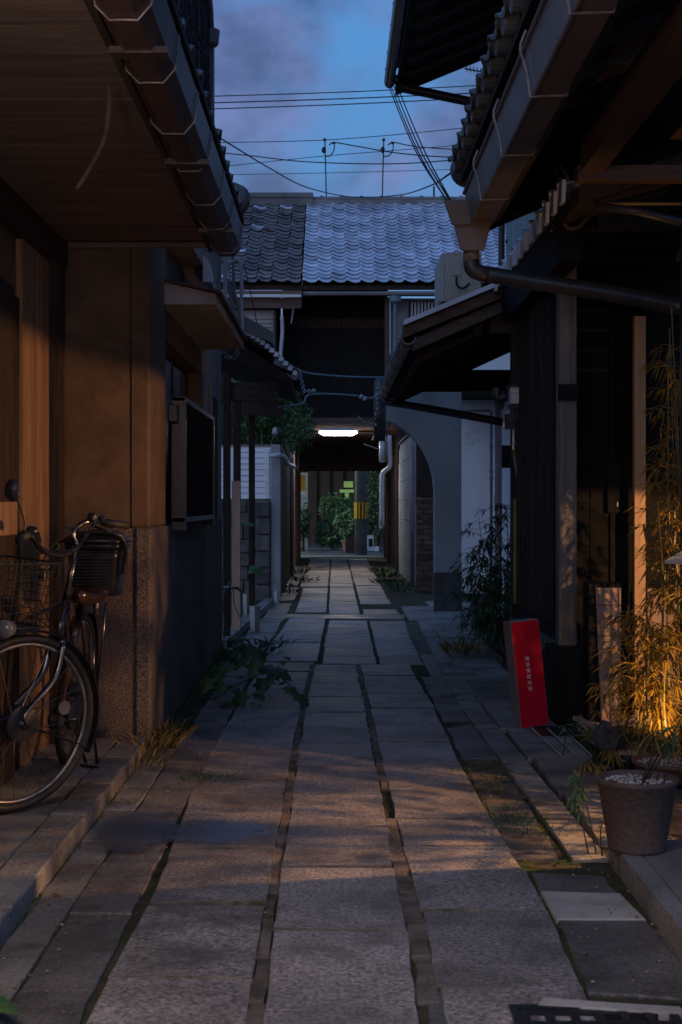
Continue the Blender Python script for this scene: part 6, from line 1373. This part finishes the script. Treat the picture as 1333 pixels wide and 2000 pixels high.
def big_leaf(parent, p, d, s, mt='leaf_dark', lobes=True):
    p, d = Vector(p), Vector(d).normalized(); up_ = Vector((rnd(-.3, .3), rnd(-.6, -.1), 1)).normalized(); sd_ = d.cross(up_).normalized(); n_ = sd_.cross(d)
    out = [(0, 0), (.42, -.12), (.30, .18), (.58, .42), (.30, .52), (.22, .80), (0, 1.05), (-.22, .80), (-.30, .52), (-.58, .42), (-.30, .18), (-.42, -.12)]
    if not lobes: out = [(0, 0), (.3, .1), (.42, .4), (.3, .75), (0, 1.05), (-.3, .75), (-.42, .4), (-.3, .1)]
    vv = [p + sd_ * a * s + d * b * s - n_ * (abs(a) * .18 + b * b * .25) * s for a, b in out] + [p + d * .45 * s]
    n2_ = len(out); MB().add(vv, [(i, (i + 1) % n2_, n2_) for i in range(n2_)]).build('leaf', mt, parent)
vi = thing('creeping_vine', 'dark lobed leaf vine sprawling over the left edge of the path from the stone wall', 'vine', (-.9, 9.4, 0))
for pts in [[(318, 1432, 0), (350, 1395, .05), (400, 1345, .14), (450, 1300, .22), (500, 1290, .24), (545, 1330, .10)], [(330, 1425, 0), (390, 1385, .05), (450, 1345, .10), (520, 1310, .12)], [(360, 1400, 0), (430, 1330, .2), (470, 1262, .3), (500, 1265, .3)], [(545, 1320, .1), (575, 1345, .05), (592, 1368, .02)]]:
    MB().tube(curve_pts([gr(x, y, z) if z < .01 else at(x, y, 9.2 + (1330 - y) * .004) for x, y, z in pts], 5), .004, 5).build('stem', 'bark', vi)
for k in range(46):                         # small young leaves between the big ones
    x, y = rnd(395, 560), rnd(1255, 1385); D = 9.1 + (1330 - y) * .006; big_leaf(vi, at(x, y, D), (rnd(-1, 1), rnd(-.8, .2), rnd(-.8, .4)), rnd(.025, .06), 'leaf_dark' if rnd(0, 1) < .5 else 'leaf', rnd(0, 1) < .5)
for (x, y, s, dx) in [(500, 1290, .13, .1), (520, 1300, .15, .5), (538, 1305, .14, .8), (478, 1285, .12, -.4), (452, 1295, .13, -.6), (512, 1325, .12, .2), (560, 1340, .10, .6), (575, 1352, .10, .9), (590, 1362, .08, .8), (430, 1310, .12, -.5), (410, 1325, .11, -.8), (470, 1350, .12, 0), (448, 1372, .10, -.3), (500, 1352, .09, .3), (485, 1262, .11, -.1), (460, 1270, .10, -.7), (500, 1268, .11, .6), (420, 1300, .10, -.2), (440, 1335, .10, -.4), (530, 1322, .09, -.3)]:
    D = 9.0 + (1330 - y) * .006; big_leaf(vi, at(x, y, D), (dx + rnd(-.3, .3), -.5, rnd(-.9, -.2)), s * .95, 'leaf_dark' if rnd(0, 1) < .6 else 'leaf')
nl = thing('corner_leaf_plant', 'green pointed leaves poking in at the bottom left corner', 'plant', gr(-20, 1975))
for k in range(4): big_leaf(nl, gr(-25 + k * 8, 1950 + k * 6, .05), (1, rnd(-.3, .2), rnd(-.1, .2)), .05, 'leaf', False)
fgl = thing('gate_fern', 'small green fronds and flat leaf beside the left gate posts', 'plant', at(480, 1020, 15))
for (x, y, s) in [(492, 1104, .16), (505, 1106, .14), (480, 1020, .10), (470, 1018, .10)]: big_leaf(fgl, at(x, y, 15.2), (rnd(-1, 1), -.4, -.2), s, 'leaf', False)

mb = MB()
for k in range(420):
    sd_ = rnd(0, 1); y = rnd(3.2, 12); x = rnd(-.95, -.6) if sd_ < .45 else (rnd(.62, .95) if sd_ < .9 else rnd(-.6, .6)); r_ = rnd(.002, .0065)
    mb.blob((x, y, .003), (r_, r_ * rnd(.7, 1.3), r_ * .6), k, 1, .4)
mb.build('grit', 'gravel', None, label='loose grit scattered along both verges of the path', category='grit', kind='stuff')
mb = MB()
for k in range(170):
    sd_ = rnd(0, 1); y = rnd(3.3, 10); x = rnd(-.96, -.62) if sd_ < .5 else rnd(.62, 1.0); leaf(mb, (x, y, .006), (rnd(-1, 1), rnd(-1, 1), .05), rnd(.008, .022), rnd(.004, .010), up=(rnd(-.3, .3), rnd(-.3, .3), 1))
mb.build('leaf_litter', 'dry_grass', None, label='small dry leaf bits lying along both verges of the path', category='leaf litter', kind='stuff')

# ================================================================== WIRES AND SKYLINE
def wire(pts, D, r_, lab, group=None, mt='wire', name='overhead_wire', Ds=None):
    P = [at(x, y, D if Ds is None else Ds[i]) for i, (x, y) in enumerate(pts)]
    kw = dict(label=lab, category='wire')
    if group: kw['group'] = group
    return MB().tube(curve_pts(P, 6), r_, 6).build(name, mt, None, **kw)
G = 'overhead wires crossing the evening sky'
wire([(380, 189), (690, 179), (1010, 163)], 34, .012, 'topmost of the three level overhead wires across the sky', G)
wire([(380, 202), (690, 192), (1010, 178)], 34, .014, 'middle one of the three level overhead wires across the sky', G)
wire([(380, 214), (690, 203), (1010, 187)], 34, .013, 'lowest of the three level overhead wires across the sky', G)
wire([(400, 279), (660, 272), (980, 243)], 33, .009, 'thin wire passing just over the tops of the two roof masts', G)
wire([(400, 296), (480, 303), (600, 316), (760, 320), (880, 313), (980, 302)], 33, .013, 'sagging dark wire below the two mast tops', G)
wire([(400, 329), (620, 306), (780, 293), (980, 277)], 33, .008, 'thin wire rising to the right between the two masts', G)
wire([(655, 278), (700, 286), (770, 298), (860, 306), (980, 309)], 31.5, .013, 'wire leaving the left mast top and dropping to the right', G)
wire([(765, 277), (830, 288), (980, 296)], 31.5, .012, 'wire leaving the right mast top toward the big right eave', G)
wire([(400, 342), (670, 337), (980, 328)], 33, .007, 'thinnest low wire just above the far ridge', G)
wire([(415, 260), (470, 294), (530, 330), (600, 366), (690, 385), (780, 381), (840, 363), (884, 336)], 14, .007, 'long sagging cable from the left downpipe to the right eave across the far ridge', G, Ds=[11.8, 14, 16, 18, 20, 18, 14, 9])
for i, ((a, b), lab) in enumerate(zip([(757, 871), (763, 878), (770, 881), (753, 874)], ['first', 'second', 'third', 'fourth'])):
    wire([(a, 150), (a + 25, 215), (a + 62, 300), (b, 390 + i)], 14, .006, lab + ' strand from the left of the steep cable bundle under the top right eave', 'steep cables dropping from the top right eave', Ds=[15.8, 13.5, 11, 8.6])
def mast(x, lab, loop):
    t = thing('roof_mast', lab, 'mast', at(x, 388, 30.2))
    MB().tube([at(x + (3 if loop > 0 else -3), 392, 30.2), at(x, 272, 30.2)], .013, 6).build('rod', 'wire', t)
    MB().lathe([(.02, 0), (.045, .03), (.045, .10), (.02, .13)], at(x - 2, 299, 30.2), 8).build('insulator', 'wire', t); MB().blob(at(x, 273, 30.2), (.04, .04, .04), 1, 1).build('top_knob', 'wire', t)
    MB().tube(curve_pts([at(x, 305, 30.2), at(x + 10, 304, 30.2), at(x + 18, 292, 30.2), at(x + 17, 278, 30.2), at(x + 8, 283, 30.2)], 5), .013, 6).build('cable_loop', 'wire', t)
    MB().blob(at(x + 17, 279, 30.2), (.05, .03, .03), 2, 1).build('clamp', 'wire', t)
mast(635, 'left one of the two thin wire masts standing on the far ridge', 1); mast(750, 'right one of the two thin wire masts standing on the far ridge', -1)
MB().tube([at(848, 390, 30.5), at(848, 364, 30.5)], .02, 6).build('vent_rod', 'wire', None, label='short upright rod on the far ridge near the right eave', category='rod')
an = thing('tv_antenna', 'small television aerial above the right tiled eave against the sky', 'antenna', at(975, 155, 14))
MB().tube([at(908, 134, 14), at(985, 148, 14)], .007, 6).build('boom', 'wire', an)
for k in range(9): p = at(912 + k * 7, 134.8 + k * 1.25, 14); MB().tube([p + Vector((-.015, -.12, -.004)), p + Vector((.015, .12, .012))], .004, 4).build('element', 'wire', an)
MB().tube([at(966, 145, 14), at(966, 158, 14), at(975, 165, 14)], .012, 6).build('bracket', 'wire', an)
MB().tube([at(978, 130, 14), at(980, 300, 14)], .012, 6).build('mast', 'wire', an)
G2 = 'pale cables slung across the alley'
wire([(580, 724), (620, 731), (690, 736), (755, 737)], 16, .010, 'upper pale blue cable slung across the alley mouth under the dark gable', G2, 'wire_blue', 'slung_cable', Ds=[13, 14, 16, 17])
wire([(545, 795), (590, 788), (602, 772), (640, 769), (700, 773), (728, 777), (745, 762)], 16, .010, 'lower pale cable with round clamps slung across the alley', G2, 'wire_blue', 'slung_cable', Ds=[14, 14.5, 15, 16, 17, 18, 19])
for x, y, D, l_ in [(604, 765, 15, 'left'), (613, 764, 15.2, 'left'), (706, 775, 17, 'right'), (713, 779, 17.2, 'right')]:
    MB().blob(at(x, y, D), (.028, .028, .03), x, 1, .3).build('cable_clamp', 'pipe_pale', None, label=f'pale round clamp, the {"outer" if x in (604, 713) else "inner"} of two at the {l_} end of the slung cable', category='clamp', group='clamps on the slung cable')
tc_ = thing('cable_closure', 'dark hanging cable closure cylinder at the low corner of the right eave', 'cable box', at(743, 860, 19))
MB().lathe([(.03, -.42), (.075, -.38), (.085, 0), (.075, .38), (.03, .42)], at(742, 800, 19), 14).build('closure', 'black_metal', tc_, smooth=True)
for k in range(8): MB().blob(at(735 + rnd(-1, 2), 760 + k * 10, 18.9), (.012, .01, .03), k, 1).build('clip', 'steel', tc_)
MB().tube(curve_pts([at(700, 812, 19), at(712, 824, 19), at(735, 826, 19), at(748, 805, 19), at(756, 788, 18)], 5), .010, 6).build('cable', 'pipe_grey', tc_)
wire([(430, 300), (443, 345), (450, 365), (462, 395), (470, 405)], 11.9, .004, 'thin frayed wire hanging beside the left gutter end', None, 'wire', 'frayed_wire')
MB().blob(at(464, 388, 11.9), (.02, .02, .04), 3, 1, .5).build('wire_knot', 'wire', None, label='dark insulator knot at the end of the frayed left wire', category='insulator')
wire([(478, 520), (500, 620), (512, 700)], 13, .005, 'thin dark drop wire in front of the left shutters', None, 'wire', 'drop_wire')
wire([(402, 478), (400, 486), (410, 492), (422, 488), (424, 480)], 7.6, .003, 'small wire loop under the left eave end', None, 'wire', 'wire_loop')
wire([(505, 765), (520, 800), (545, 830), (560, 845)], 13.2, .005, 'dark dangling cable below the left gate roof', None, 'wire', 'dangling_cable')
wire([(400, 1500 - 700), (430, 695), (452, 700), (462, 690), (466, 680)], 11.8, .012, 'grey bent hose end under the window hood', None, 'pipe_grey', 'bent_hose', Ds=[12.05, 12.02, 12.0, 11.9, 11.9])
dn = thing('service_conduits', 'bundle of pale bent service conduits at the far end of the left grey house', 'pipes', at(455, 600, 12.1))
D = 12.08
B('cable_duct', 'pipe_pale', dn, at(437, 0, D).x, at(445, 0, D).x, 12.03, 12.10, at(0, 605, D).z, at(0, 470, D).z)
for pts, r_, mt in [([(446, 515), (465, 508), (472, 530), (472, 600), (474, 640), (468, 655)], .016, 'pipe_pale'), ([(452, 560), (462, 585), (468, 610), (464, 640), (470, 660)], .018, 'pipe_grey'), ([(446, 545), (455, 600), (460, 630)], .020, 'pipe_grey'), ([(455, 500), (457, 560), (455, 610)], .014, 'pipe_grey'), ([(440, 695), (455, 700), (466, 688)], .018, 'pipe_pale')]:
    MB().tube(curve_pts([at(x, y, D + .05) for x, y in pts], 6), r_, 8).build('conduit', mt, dn, smooth=True)
for k in range(7):
    x, y = rnd(495, 560), rnd(700, 770); wv = [(x, y), (x + rnd(-25, 15), y + rnd(5, 35)), (x + rnd(-20, 20), y + rnd(20, 50)), (x + rnd(-5, 40), y + rnd(0, 30))]
    MB().tube(curve_pts([at(a, b, 12.9) for a, b in wv], 6), .004, 5).build('loose_cable', 'wire', gt)
